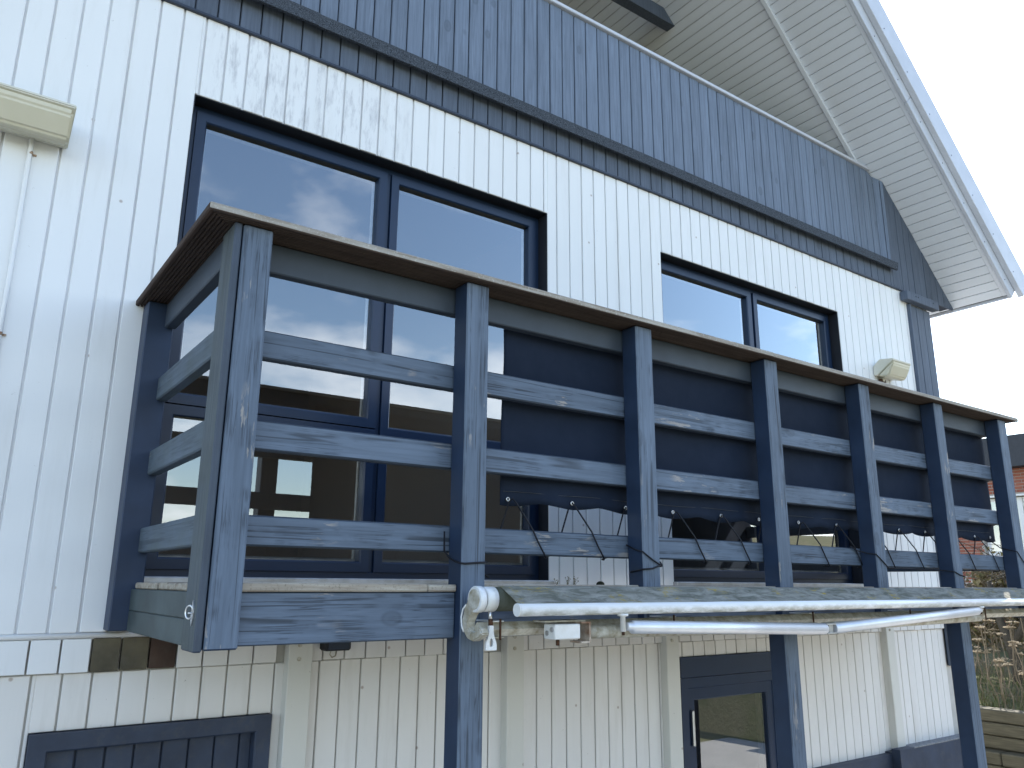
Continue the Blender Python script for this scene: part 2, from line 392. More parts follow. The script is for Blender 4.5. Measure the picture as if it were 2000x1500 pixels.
def frame_ring(name, parent, x0, x1, z0, z1, wd, y0, y1, mat, wb=None):
    wb = wb or wd; loc = ((x0+x1)/2, (y0+y1)/2, (z0+z1)/2)
    V = []; F = []
    def lo(x, y, z): V.append((x-loc[0], y-loc[1], z-loc[2])); return len(V)-1
    o = [(x0,z0),(x1,z0),(x1,z1),(x0,z1)]; c = 0.006
    i = [(x0+wd,z0+wb),(x1-wd,z0+wb),(x1-wd,z1-wd),(x0+wd,z1-wd)]
    i2 = [(x0+wd+c,z0+wb+c),(x1-wd-c,z0+wb+c),(x1-wd-c,z1-wd-c),(x0+wd+c,z1-wd-c)]
    rings = [[lo(x,y1,z) for x,z in o],[lo(x,y0,z) for x,z in o],[lo(x,y0,z) for x,z in i],[lo(x,y0+c,z) for x,z in i2],[lo(x,y1,z) for x,z in i2]]
    for a, b_ in zip(rings, rings[1:]+rings[:1]):
        for k in range(4):
            l = (k+1) % 4; F.append([a[k], b_[k], b_[l], a[l]])
    me = mesh_from(V, F, [mat]); bm = bmesh.new(); bm.from_mesh(me); bmesh.ops.recalc_face_normals(bm, faces=bm.faces); bm.to_mesh(me); bm.free()
    return link(name, me, parent, loc)

def tube_geo(pts, r, n=8, caps=True):
    pts = [Vector(p) for p in pts]; V = []; F = []
    rs = r if isinstance(r, (list, tuple)) else [r]*len(pts)
    prev = None
    for k, p in enumerate(pts):
        d = (pts[min(k+1, len(pts)-1)]-pts[max(k-1, 0)]).normalized()
        if prev is None:
            a = Vector((0,0,1)) if abs(d.z) < 0.9 else Vector((0,1,0)); u = d.cross(a).normalized()
        else:
            u = prev-d*prev.dot(d); u.normalize()
        prev = u; v = d.cross(u)
        for j in range(n):
            t = 2*math.pi*j/n; V.append(tuple(p+(u*math.cos(t)+v*math.sin(t))*rs[k]))
    for k in range(len(pts)-1):
        for j in range(n):
            a = k*n+j; b_ = k*n+(j+1) % n; F.append([a, b_, b_+n, a+n])
    if caps: F.append(list(range(n))[::-1]); F.append([len(V)-n+j for j in range(n)])
    return V, F
def tube(name, parent, pts, r, mat, n=10, smooth=True):
    c = Vector(pts[0]); V, F = tube_geo([Vector(p)-c for p in pts], r, n)
    me = mesh_from(V, F, [mat], None, smooth)
    if smooth:
        for p in me.polygons:
            if len(p.vertices) > 4: p.use_smooth = False
    return link(name, me, parent, tuple(c))
def torus_geo(c, ax1, ax2, Rr, r, n=16, m=6):
    c = Vector(c); ax1 = Vector(ax1); ax2 = Vector(ax2); ax3 = ax1.cross(ax2); V = []; F = []
    for i in range(n):
        t = 2*math.pi*i/n; d = ax1*math.cos(t)+ax2*math.sin(t)
        for j in range(m):
            s = 2*math.pi*j/m; V.append(tuple(c+d*(Rr+r*math.cos(s))+ax3*r*math.sin(s)))
    for i in range(n):
        for j in range(m):
            F.append([i*m+j, ((i+1)%n)*m+j, ((i+1)%n)*m+(j+1)%m, i*m+(j+1)%m])
    return V, F

# ------------------------------------------------------------------ ground (lower terrace, bank on the right, garden all round)
K = 0.9306
W = 3.46                            # front face of the upper cladding
def ground_z(x, y):
    z = -2.4
    t = min(max((x-11.15)/0.3, 0), 1); z += t*t*(3-2*t)*0.86*min(max((y+6)/3, 0), 1)
    t = min(max((x-11.6)/6.0, 0), 1); z += t*0.75
    z += min(max(-12-y, 0)*0.20, 4.5)+min(max(x-26, 0)*0.12, 2.2)*min(max(-y, 0)/12, 1)          # unseen slope raised behind the viewpoint to darken low window reflections
    return z+0.02*math.sin(x*1.7+y)*math.sin(y*1.3)
def make_ground():
    def ax(lo, hi, n, far):
        a = [lo+(hi-lo)*i/n for i in range(n+1)]
        return [-far, -far*0.4, -far*0.15]+a+[far*0.15, far*0.4, far]
    xs = ax(-20, 30, 140, 600); ys = [-600, -240, -90, -60]+[-48+2*i for i in range(14)]+[-20+0.5*i for i in range(91)]+[90, 240, 600]
    V = [(x, y, ground_z(x, y)) for x in xs for y in ys]; n = len(ys)
    F = [[i*n+j, (i+1)*n+j, (i+1)*n+j+1, i*n+j+1] for i in range(len(xs)-1) for j in range(n-1)]
    b = MB('garden_soil_and_grass', 0.95, 0.1); wp = b.world()
    n1 = b.noise(wp, 1.3, 5); n2 = b.noise(wp, 14, 6, 0.7)
    c = b.mix(b.ramp(n1, [(0.4, 0.0), (0.6, 1.0)]), (0.090, 0.105, 0.045), (0.16, 0.145, 0.090))
    c = b.mix(b.ramp(n2, [(0.35, 0.0), (0.7, 1.0)]), c, (0.16, 0.14, 0.085)); b.color(c); b.bump(n2, 0.8, 0.03)
    g = link('ground', mesh_from(V, F, [b.m], None, True), None, (0, 0, 0)); struct(g)
make_ground()
def make_bounce_gravel():  # pale sheet added to bounce light onto the soffit and lower wall
    b = MB('pale_bounce_gravel', 0.95, 0.1); wp = b.world(); n1 = b.noise(wp, 2.0, 4); n2 = b.noise(wp, 60, 4, 0.8)
    c = b.mix(b.ramp(n1, [(0.35, 0.0), (0.65, 1.0)]), (0.44, 0.42, 0.39), (0.36, 0.345, 0.32))
    b.color(b.mix(b.ramp(n2, [(0.4, 0.0), (0.62, 1.0)]), c, (0.27, 0.26, 0.24))); b.bump(n2, 0.8, 0.01)
    V = []; F = []; xs = [-16+i*0.6725 for i in range(41)]; ys = [-2.2+i*0.303 for i in range(41)]
    for x in xs:
        for y in ys: V.append((x, y, ground_z(x, y)+0.012))
    n = 41; F = [[i*n+j, (i+1)*n+j, (i+1)*n+j+1, i*n+j+1] for i in range(40) for j in range(40)]
    struct(link('bounce_gravel', mesh_from(V, F, [b.m], None, True), None, (0, 0, 0)))
make_bounce_gravel()

# ------------------------------------------------------------------ the house
house = thing('house', (3.2, 6.5, -2.4), 'white board-clad gabled house with dark blue-grey gable and trim', 'house')
CORX = 7.20                          # right corner
LX = -0.82
SL = 0.968                           # roof pitch (tan)
EX, EZ = 7.703, 2.607                # eave tip on the soffit plane
APX = 3.19
def sof(x): return EZ+SL*(EX-x)
APZ = sof(APX)

def cut_boards(parent, x0, x1, pitch, phase, z0, z1, y0, mat, holes=(), gap=0.009, th=0.0125, name='board', top=None, b=0.0025):
    """vertical boards between grooves, cut round openings (hx0,hx1,hz0,hz1)"""
    k = math.floor((x0-phase)/pitch)
    while phase+k*pitch < x1:
        a = max(phase+k*pitch+gap/2, x0); c = min(phase+(k+1)*pitch-gap/2, x1); k += 1
        if c-a < 0.008: continue
        xs = sorted({a, c} | {h for hh in holes for h in hh[:2] if a+0.006 < h < c-0.006})
        dy = random.uniform(-0.0012, 0.0012)
        for p, q in zip(xs, xs[1:]):
            m = (p+q)/2; segs = [(z0, z1)]
            for hx0, hx1, hz0, hz1 in holes:
                if hx0-0.001 < m < hx1+0.001:
                    ns = []
                    for s0, s1 in segs:
                        if hz0 > s0: ns.append((s0, min(s1, hz0)))
                        if hz1 < s1: ns.append((max(s0, hz1), s1))
                    segs = [s for s in ns if s[1]-s[0] > 0.004]
            for s0, s1 in segs:
                if top and s1 == z1:
                    t0, t1 = min(s1, top(p)), min(s1, top(q))
                    if t0 <= s0+0.005 and t1 <= s0+0.005: continue
                    t0 = max(t0, s0+0.001); t1 = max(t1, s0+0.001)
                    if abs(t0-s1) > 1e-4 or abs(t1-s1) > 1e-4:
                        prism(name, parent, [(p, s0), (q, s0), (q, t1), (p, t0)], y0+dy, y0+th+dy, mat); continue
                e = random.uniform(0, 0.002)
                B(name, parent, p, q, y0+dy, y0+th+dy, s0+e, s1, mat, b)

def wall_cells(x0, x1, z0, z1, y0, y1, holes):
    xs = sorted({x0, x1} | {h for hh in holes for h in hh[:2] if x0 < h < x1}); zs = sorted({z0, z1} | {h for hh in holes for h in hh[2:] if z0 < h < z1}); bx = []
    for a, c in zip(xs, xs[1:]):
        run = None
        for e, f in zip(zs, zs[1:]):
            mx_, mz = (a+c)/2, (e+f)/2
            if any(h[0] < mx_ < h[1] and h[2] < mz < h[3] for h in holes):
                if run: bx.append((a, c, y0, y1, *run)); run = None
            else: run = (run[0], f) if run else (e, f)
        if run: bx.append((a, c, y0, y1, *run))
    return bx

WIN1 = (0.668, 2.716, 0.012, 2.166)
WIN2 = (3.676, 5.712, 0.012, 2.166)
Z_W0, Z_W1 = -0.190, 2.578           # upper white cladding
# core wall behind the cladding
core = merged('upper_wall', house, wall_cells(LX, CORX, -0.215, 2.60, W+0.0115, W+0.20, [WIN1, WIN2]), M['whitew'], (3.2, W+0.1, 1.0))
cut_boards(core, LX, 6.820, 0.1001, -0.0158, Z_W0, Z_W1, W, M['white'], [WIN1, WIN2], gap=0.0085)
# moulding at the foot of the upper cladding
tube('moulding', core, [(LX, W+0.004, -0.200), (0.86, W+0.004, -0.200)], 0.0105, M['white'], 8)
B('moulding', core, 0.865, 6.82, W-0.004, W+0.010, -0.208, -0.192, M['cream'], 0.003)

# windows of the upper floor
def window(x0, x1, z0, z1, zt, xm, name='window'):
    yf = W+0.075
    wob = frame_ring(name, house, x0+0.006, x1-0.006, z0+0.006, z1-0.006, 0.028, yf+0.012, yf+0.085, M['frame'])
    # lining of the opening
    for n_, a in (('reveal', (x0-0.0005, x0+0.0055, W+0.004, W+0.19, z0, z1)), ('reveal', (x1-0.0055, x1+0.0005, W+0.004, W+0.19, z0, z1)),
                  ('reveal', (x0+0.006, x1-0.006, W+0.004, W+0.19, z1-0.0055, z1+0.0005))):
        B(n_, wob, *a, M['reveal'], 0.0015)
    B('sill', wob, x0-0.01, x1+0.01, W-0.035, W+0.19, z0-0.020, z0+0.005, M['sill'], 0.004)
    B('mullion', wob, xm-0.012, xm+0.012, yf+0.014, yf+0.085, z0+0.034, z1-0.034, M['frame'], 0.002)
    for a, c in ((x0+0.0345, xm-0.0125), (xm+0.0125, x1-0.0345)):
        left = a < xm-0.1
        t = zt if left else zt-0.035
        for e, f, wb in ((z0+0.034, t-0.002, 0.042), (t+0.002, z1-0.034, 0.042)):
            s_ = frame_ring('sash', wob, a+0.001, c-0.001, e+0.001, f-0.001, 0.042, yf, yf+0.07, M['frame'], wb)
            p_ = B('pane', wob, a+0.046, c-0.046, yf+0.030, yf+0.050, e+0.046, f-0.046, M['glass'], 0.001)
            # bright spacer bar inside the glazing unit
            frame_ring('spacer', wob, a+0.047, c-0.047, e+0.047, f-0.047, 0.010, yf+0.052, yf+0.060, M['sill'])
    return wob
win1 = window(*WIN1, 0.735, 1.702)
win1['label'] = 'large dark-framed window of four panes beside the balcony corner post'
win2 = window(*WIN2, 0.735, 4.715)
win2['label'] = 'dark-framed window of four panes behind the black screen'

# rooms behind the glass
merged('room', house, [(LX+0.1, 7.1, 8.2, 8.3, -0.1, 2.45), (LX+0.1, LX+0.2, 3.7, 4.3, -0.1, 2.45), (LX+0.1, LX+0.2, 7.4, 8.2, -0.1, 2.45), (LX+0.1, LX+0.2, 4.3, 7.4, -0.1, 0.3), (LX+0.1, LX+0.2, 4.3, 7.4, 2.2, 2.45), (7.0, 7.1, 3.7, 8.2, -0.1, 2.45),
                       (LX+0.1, 7.1, 3.665, 8.3, 2.45, 2.55), (3.1, 3.25, 3.7, 8.2, -0.1, 2.45)], M['room'], (3.2, 6, 1.2))
added_window = B('window', house, LX+0.04, LX+0.07, 5.82, 5.88, 0.3, 2.2, M['frame'])  # unseen window added in the left wall to light the room
B('pane', added_window, LX+0.05, LX+0.06, 4.3, 5.819, 0.3, 2.2, M['glass'], 0.001)
B('pane', added_window, LX+0.05, LX+0.06, 5.881, 7.4, 0.3, 2.2, M['glass'], 0.001)
B('room_floor', house, LX+0.1, 7.1, 3.665, 8.3, -0.20, -0.105, M['roomfloor'])
B('storey_floor', house, LX+0.02, CORX-0.02, 3.67, 9.9, -0.32, -0.21, M['concrete'])

# ---- dark gable: short row, felt ledge, recessed parapet, wall beside it
gz0, gz1 = 2.592, 2.800
gable = merged('gable_wall', house, [(LX, 6.62, W+0.0115, W+0.05, 2.601, 2.83), ], M['trim'], (3.2, W+0.03, 2.7))
V_ = [(6.62, 2.601), (EX-0.06, 2.601), (EX-0.06, sof(EX-0.06)-0.02), (6.62, sof(6.62)-0.02)]
prism('gable_backing', gable, V_, W+0.0115, W+0.10, M['trim'])
cut_boards(gable, LX, 6.6405, 0.1029, 1.3456, gz0, gz1, W-0.004, M['gable'], gap=0.007, th=0.015)
cut_boards(gable, 6.6415, EX-0.012, 0.1029, 1.3456, gz0, 4.2, W-0.004, M['gable'], gap=0.006, th=0.015, top=lambda x: sof(x)-0.006)
B('drip_board', gable, LX, 6.76, W-0.016, W+0.008, 2.574, 2.591, M['trim'], 0.003)
# felt ledge
for a, c in ((LX, 1.2), (1.201, 3.12), (3.122, 6.63)):
    z_ = random.uniform(-0.003, 0.003)
    V = [(a, W-0.062, 2.735+z_), (a, W-0.070, 2.800+z_), (a, 3.514, 2.850), (a, W+0.013, 2.790), (a, W-0.045, 2.735+z_)]
    V2 = [(c, v[1], v[2]) for v in V]; allv = V+V2; cx = (a+c)/2
    F = [[0,1,2,3,4], [9,8,7,6,5]]+[[i, i+5, (i+1)%5+5, (i+1)%5] for i in range(5)]
    me = mesh_from([(v[0]-cx, v[1]-W, v[2]-2.8) for v in allv], F, [M['felt']])
    bm = bmesh.new(); bm.from_mesh(me); bmesh.ops.recalc_face_normals(bm, faces=bm.faces); bm.to_mesh(me); bm.free()
    link('felt_ledge', me, gable, (cx, W, 2.8))
# parapet
PY = 3.515
par = merged('parapet', house, [(-0.30, 6.50, PY+0.0115, PY+0.06, 2.84, 3.715)], M['trim'], (3.2, PY+0.03, 3.2))
prism('parapet_backing', par, [(6.50, 2.84), (6.64, 2.84), (6.64, 3.60), (6.50, 3.70)], PY+0.0115, PY+0.06, M['trim'])
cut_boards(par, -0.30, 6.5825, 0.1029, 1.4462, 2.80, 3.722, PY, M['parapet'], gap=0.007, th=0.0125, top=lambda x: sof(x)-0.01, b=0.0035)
B('parapet_cap', par, -0.30, 6.520, PY-0.022, PY+0.08, 3.724, 3.752, M['barge'], 0.004)
zb_ = 2.853; pl_ = [(6.583, PY-0.0012), (6.6408, W-0.0055), (6.6408, PY+0.012)]
V = [(x-6.61, y-PY, zb_-3.2) for x, y in pl_]+[(x-6.61, y-PY, sof(x)-0.008-3.2) for x, y in pl_]
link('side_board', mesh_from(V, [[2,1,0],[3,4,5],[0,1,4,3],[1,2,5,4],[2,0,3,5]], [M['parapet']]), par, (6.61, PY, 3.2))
# loggia behind the parapet
merged('loggia', house, [(0.2, 6.4, 5.6, 5.7, 2.62, 3.9), (-0.4, 6.6, 3.60, 5.7, 2.62, 2.70)], M['room'], (3.2, 5, 3))

# ---- corner column of dark boards and its block
corner = merged('corner_column', house, [(6.845, CORX, W+0.006, W+0.30, -0.62, 2.47)], M['trim'], (7.0, W+0.1, 1.0))
B('board', corner, 6.822, 6.846, W-0.030, W+0.012, -0.62, 2.470, M['gable'], 0.003)
cut_boards(corner, 6.847, CORX+0.006, 0.1195, 6.846, -0.62, 2.470, W-0.010, M['gable'], gap=0.006, th=0.017)
blk = B('corner_block', house, 6.715, 7.262, W-0.075, W-0.006, 2.478, 2.560, M['gable'], 0.004)
for x_ in (6.86, 6.90, 7.16):
    tube('bolt', blk, [(x_, W-0.0745, 2.528), (x_, W-0.079, 2.528)], 0.006, M['trim'], 8)
merged('side_wall', house, [(CORX-0.1, CORX-0.002, W+0.30, 9.9, -2.4, 2.58), (LX, LX+0.099, W+0.21, 4.3, -2.4, 2.58), (LX, LX+0.099, 7.4, 9.9, -2.4, 2.58), (LX, LX+0.099, 4.3, 7.4, -2.4, 0.3), (LX, LX+0.099, 4.3, 7.4, 2.2, 2.58), (LX+0.1, CORX-0.1, 9.8, 9.9, -2.4, 2.58)], M['whitew'], (3.2, 7, 0))  # left side opened for the added room-lighting window

# ---- roof
roof_y0, roof_y1 = 2.968, 10.2
def roof_slab(xa, xb, y0, y1, lo, hi, mat, name, parent):
    """slab following the slope between xa and xb, lo/hi measured plumb above the soffit plane"""
    f = (lambda x: sof(x)) if xb > APX+0.01 or xa >= APX else (lambda x: sof(2*APX-x))
    return prism(name, parent, [(xa, f(xa)+lo), (xb, f(xb)+lo), (xb, f(xb)+hi), (xa, f(xa)+hi)], y0, y1, mat)
roof = roof_slab(APX, EX+0.02, roof_y0+0.002, roof_y1, 0.024, 0.30, M['roofing'], 'roof', house)
lf = roof_slab(2*APX-EX-0.02, APX, roof_y0+0.002, roof_y1, 0.004, 0.30, M['roofing'], 'roof_slope', roof)
ca = math.cos(math.atan(SL)); ang = math.atan(SL)
pitch = 0.0885
Ls = (EX-APX)/ca
TRY = 3.578
n_b = int(Ls/pitch)
def soffit_board(d0, d1, y0, y1):
    dm = (d0+d1)/2; x = EX-dm*ca; z = sof(x)
    me = cbox(d1-d0, y1-y0, 0.014, 0.0025, M['soffit'])
    nx, nz_ = math.sin(ang), math.cos(ang)
    link('soffit_board', me, roof, (x+nx*0.007, (y0+y1)/2, z+nz_*0.007), (0, ang, 0))
for i in range(n_b):
    d0 = i*pitch+0.002; d1 = (i+1)*pitch-0.004; xm_ = EX-(d0+d1)/2*ca
    soffit_board(d0, d1, roof_y0+0.045, TRY-0.001)
    soffit_board(d0, d1, TRY+0.001, 9.8 if xm_ > CORX-0.1 else 5.55)
prism('soffit_lining', roof, [(APX+0.05, sof(APX+0.05)+0.016), (EX, sof(EX)+0.016), (EX, sof(EX)+0.0235), (APX+0.05, sof(APX+0.05)+0.0235)], roof_y0+0.01, 9.9, M['soffitw'])
def slope_bar(name, d0, d1, y0, y1, lo, hi, mat):
    x = EX-(d0+d1)/2*ca; z = sof(x); nx, nz_ = math.sin(ang), math.cos(ang); h = (lo+hi)/2
    return link(name, cbox(d1-d0, y1-y0, hi-lo, 0.004, mat), roof, (x+nx*h, (y0+y1)/2, z+nz_*h), (0, ang, 0))
slope_bar('soffit_batten', 1.42, Ls-0.1, TRY-0.020, TRY+0.020, -0.030, -0.0005, M['soffit'])
slope_bar('soffit_edge_strip', 0.0, Ls-0.05, roof_y0+0.002, roof_y0+0.0445, -0.003, 0.012, M['soffit'])
for d0, d1 in ((-0.03, 2.05), (2.053, Ls-0.05)):
    slope_bar('barge_board', d0, d1, roof_y0-0.030, roof_y0+0.001, -0.022, 0.190, M['barge'])
for d0, d1 in ((-0.10, 3.25), (3.24, Ls-0.05)):
    slope_bar('metal_flashing', d0, d1, roof_y0-0.080, roof_y0-0.031, 0.085, 0.315+0.003*(d0 > 0), M['barge'])
for k in range(20):
    x = EX-(0.15+0.42*k)*ca
    if 0.15+0.42*k > Ls-0.2: break
    z = sof(x); nx, nz_ = math.sin(ang), math.cos(ang)
    tube('screw', roof, [(x+nx*0.13, roof_y0-0.0795, z+nz_*0.13), (x+nx*0.13, roof_y0-0.083, z+nz_*0.13)], 0.005, M['trim'], 6)
    tube('screw', roof, [(x+nx*0.02, roof_y0-0.0295, z+nz_*0.02), (x+nx*0.02, roof_y0-0.033, z+nz_*0.02)], 0.005, M['trim'], 6)
# eave board along the side
B('eave_board', roof, EX+0.022, EX+0.045, roof_y0+0.002, roof_y1, EZ-0.02, EZ+0.26, M['barge'], 0.003)
# collar beam of the loggia
prism('collar_beam', roof, [(1.33, 5.185), (5.05, 5.185), (4.90, 5.325), (1.48, 5.325)], 4.44, 4.54, M['gable'])

# ---- lower storey
LY = W+0.020
DOOR1 = (0.372, 1.248, -2.4, -0.532)
DOOR2 = (3.705, 4.640, -2.4, -0.420)
low = merged('lower_wall', house, wall_cells(LX, CORX-0.1, -2.4, -0.216, LY+0.0115, LY+0.2, [DOOR1, DOOR2]), M['creamw'], (3.2, LY+0.1, -1.3))
cut_boards(low, LX, 6.81, 0.0995, 0.4562-0.0995*2, -2.35, -0.335, LY, M['cream'], [DOOR1, DOOR2], gap=0.007)
# short skirt row above (first boards bare wood)
k = 0
x = LX
row_phase = 0.1300
kk = math.floor((LX-row_phase)/0.102)
while row_phase+kk*0.102 < 6.80:
    a = max(LX, row_phase+kk*0.102+0.0035); c = min(6.81, row_phase+(kk+1)*0.102-0.0035); kk += 1
    if c-a < 0.02: continue
    xm_ = (a+c)/2; m_ = M['cream']
    if 0.49 < xm_ < 0.70: m_ = M['bare']
    elif 0.70 < xm_ < 0.80: m_ = M['bare2']
    elif xm_ < 0.49: m_ = M['white']
    if 3.60 < xm_ < 3.70 or 1.28 < xm_ < 1.385 or 2.41 < xm_ < 2.52: continue
    B('skirt_board', low, a, c, W+0.001, LY+0.008, -0.329-random.uniform(0, 0.004), -0.212, m_, 0.002)
# uprights
for x0 in (1.290, 2.420, 3.553, 5.885):
    u_ = B('upright', low, x0, x0+0.105, LY-0.055, LY+0.008, -2.30 if x0 < 5 else -1.17, -0.212, M['batten'], 0.003)
    for zz_ in (-0.262, -0.318):
        tube('bolt', u_, [(x0+0.045, LY-0.0545, zz_), (x0+0.045, LY-0.060, zz_)], 0.009, M['adirty'], 10)
# boarded shutter door, lower left
x0, x1, z0, z1 = DOOR1
d1 = frame_ring('door', house, x0+0.002, x1-0.002, z0+0.01, z1-0.002, 0.058, LY-0.028, LY+0.05, M['plinth'])
d1['label'] = 'dark boarded door with a flaking frame'
B('door_panel', d1, x0+0.06, x1-0.06, LY+0.036, LY+0.048, z0+0.07, z1-0.06, M['frame'])
k = 0; xx = x0+0.066
while xx < x1-0.07:
    B('board', d1, xx, min(xx+0.094, x1-0.066), LY+0.022, LY+0.037, z0+0.07, z1-0.066, M['plinth'], 0.003); xx += 0.100
# glazed door, behind the middle post
x0, x1, z0, z1 = DOOR2
d2 = frame_ring('door', house, x0+0.002, x1-0.002, z0+0.01, z1-0.12, 0.055, LY-0.012, LY+0.06, M['frame'])
d2['label'] = 'dark blue glazed door'
B('head_board', d2, x0+0.002, x1-0.002, LY-0.016, LY+0.05, z1-0.117, z1-0.002, M['frame'], 0.003)
sash_ = frame_ring('sash', d2, x0+0.060, x1-0.060, z0+0.07, z1-0.178, 0.065, LY+0.004, LY+0.055, M['frame'], 0.20)
B('pane', d2, x0+0.128, x1-0.128, LY+0.025, LY+0.045, z0+0.275, z1-0.246, M['glass'], 0.001)
hd = B('handle', d2, x0+0.082, x0+0.100, LY-0.022, LY+0.003, -0.92, -0.72, M['steel'], 0.006)
merged('cellar_room', house, [(3.3, 5.3, 6.4, 6.5, -2.4, -0.35), (3.2, 3.3, 3.70, 6.5, -2.4, -0.35), (5.3, 5.4, 3.70, 6.5, -2.4, -0.35), (3.2, 5.4, 3.70, 6.5, -2.40, -2.36)], M['room'], (4.2, 5, -1.5))
# plinth on the right
pl = merged('plinth', house, [(4.70, 5.80, LY-0.050, LY+0.1, -2.4, -1.165), (5.80, 5.99, LY-0.115, LY-0.0505, -2.4, -1.130), (5.995, CORX-0.2, LY-0.080, LY-0.0505, -2.4, -1.150), (5.80, CORX-0.2, LY-0.050, LY+0.1, -2.4, -1.155)], M['plinth'], (6, LY, -1.3))
prism_ = B('plinth_ledge', pl, 5.996, CORX-0.2, LY-0.083, LY-0.001, -1.149, -1.138, M['plinth_top'], 0.003)

# ------------------------------------------------------------------ balcony
bal = thing('balcony', (3.2, 2.9, -2.4), 'blue-grey timber balcony with weathered posts and rails on the white house', 'balcony')
YF = 2.40
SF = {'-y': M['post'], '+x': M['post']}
# corner post: main timber, cover strip on its left
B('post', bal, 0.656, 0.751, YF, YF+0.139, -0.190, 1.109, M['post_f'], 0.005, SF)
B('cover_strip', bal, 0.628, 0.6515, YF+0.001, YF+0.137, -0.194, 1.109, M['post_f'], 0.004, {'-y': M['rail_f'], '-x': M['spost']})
B('wall_post', bal, 0.567, 0.672, 3.355, W-0.003, -0.182, 1.109, M['post_f'], 0.004)
posts = [(1.499, 1.598, True), (2.374, 2.473, False), (3.268, 3.366, True), (4.102, 4.200, False), (4.920, 5.018, True), (5.768, 5.878, False)]
for a, c, long in posts:
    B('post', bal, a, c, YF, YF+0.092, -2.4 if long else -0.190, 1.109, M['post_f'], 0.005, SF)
edges = [0.712]+[(a+c)/2 for a, c, _ in posts]
RY = YF+0.0935
for i in range(6):
    a, c = edges[i]+0.001, edges[i+1]-0.001
    if i == 0: a = 0.752
    for z1, z0 in ((0.800, 0.705), (0.500, 0.405), (0.200, 0.106)):
        dz = random.uniform(-0.002, 0.002)
        y_ = RY if i else YF+0.100
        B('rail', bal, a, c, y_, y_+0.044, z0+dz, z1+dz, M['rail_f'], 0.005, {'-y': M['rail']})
    B('top_rail', bal, a, c, RY if i else YF+0.100, (RY if i else YF+0.1)+0.044, 1.005, 1.1085, M['toprail'], 0.004)
    pa = 0.7525 if i == 0 else posts[i-1][1]+0.001; pc = posts[i][0]-0.001
    B('beam', bal, pa, pc, YF+0.037, YF+0.085, -0.184, -0.030, M['rail_f'], 0.004, {'-y': M['rail']})
# left side
for z1, z0 in ((0.795, 0.700), (0.497, 0.402), (0.197, 0.104)):
    B('side_rail', bal, 0.637, 0.681, YF+0.1395, 3.354, z0, z1, M['srail'], 0.005)
B('top_rail', bal, 0.637, 0.681, YF+0.1395, 3.354, 1.005, 1.1085, M['toprail'], 0.004)
B('side_beam', bal, 0.630, 0.676, YF+0.1395, 3.354, -0.107, -0.030, M['sbeam'], 0.003)
B('side_beam', bal, 0.630, 0.676, YF+0.1395, 3.354, -0.183, -0.108, M['sbeam'], 0.003)
# right side
for z1, z0 in ((0.795, 0.700), (0.497, 0.402), (0.197, 0.104), (1.1085, 1.005), (-0.030, -0.184)):
    B('side_rail', bal, 5.80, 5.844, YF+0.1395, W-0.003, z0, z1, M['rail_f'], 0.005)
# joists
for x_ in (1.1, 2.05, 2.9, 3.8, 4.6, 5.4):
    B('joist', bal, x_, x_+0.045, YF+0.087, W-0.004, -0.150, -0.030, M['post_f'], 0.003)
# deck
y_ = YF+0.026; i = 0
while y_ < 3.33:
    split = [0.640, 1.384, 3.02, 5.80] if i == 0 else [0.640+random.uniform(-0.004, 0.004), 2.0+0.9*(i % 3), 5.80]
    for a, c in zip(split, split[1:]):
        aa = a
        if i == 0:      # the front board is notched between the posts
            cuts = [(0.626, 0.753)]+[(p[0]-0.001, p[1]+0.001) for p in posts]
            xs_ = [a]
            segs = [(a, c)]
            for q0, q1 in cuts:
                ns = []
                for s0, s1 in segs:
                    if q1 <= s0 or q0 >= s1: ns.append((s0, s1)); continue
                    if q0 > s0: ns.append((s0, q0))
                    if q1 < s1: ns.append((q1, s1))
                segs = ns
            for s0, s1 in segs:
                if s1-s0 > 0.02: B('deck_board', bal, s0, s1-0.001, y_, y_+0.0655, -0.0290, -0.004+random.uniform(-0.0015, 0.0015), M['deck'], 0.004)
        else:
            B('deck_board', bal, a, c-0.002, y_, y_+0.114, -0.0290, -0.005+random.uniform(-0.002, 0.001), M['deck'], 0.004)
    y_ += 0.121 if i else 0.0675; i += 1
# handrail cap of grooved decking
def cap_board(name, p0, p1, axis, mitre0, mat):
    """ribbed board; profile across, length along axis; mitre at the start"""
    wd, th_ = 0.185, 0.026
    prof = [(0.0, 0.004), (0.004, 0.0)]
    nrib = 13
    for r_ in range(nrib):
        t0 = 0.008+(wd-0.016)*r_/nrib; s_ = (wd-0.016)/nrib
        prof += [(t0, 0.0), (t0+s_*0.45, 0.0), (t0+s_*0.55, 0.007), (t0+s_*0.92, 0.007)]
    prof += [(wd-0.008, 0.0), (wd-0.004, 0.0), (wd, 0.004), (wd, th_-0.004), (wd-0.004, th_), (0.004, th_), (0.0, th_-0.004)]
    pr = []
    for p in prof:
        if not pr or abs(p[0]-pr[-1][0])+abs(p[1]-pr[-1][1]) > 1e-5: pr.append(p)
    V = []; n = len(pr)
    x0, y0, z0 = p0; L = p1
    for end in (0, 1):
        for u_, v_ in pr:
            t = (u_ if mitre0 else 0.0) if end == 0 else L
            V.append((t, u_, v_) if axis == 'x' else (u_, t, v_))
    F = [list(range(n))[::-1], list(range(n, 2*n))]+[[i_, (i_+1) % n, (i_+1) % n+n, i_+n] for i_ in range(n)]
    me = mesh_from(V, F, [mat, M['capu']])
    bm = bmesh.new(); bm.from_mesh(me); bmesh.ops.recalc_face_normals(bm, faces=bm.faces); bm.to_mesh(me); bm.free()
    if axis == 'x':
        for p in me.polygons:
            if p.normal.z < -0.3 or p.center.z < 0.009: p.material_index = 1
    return link(name, me, bal, p0)
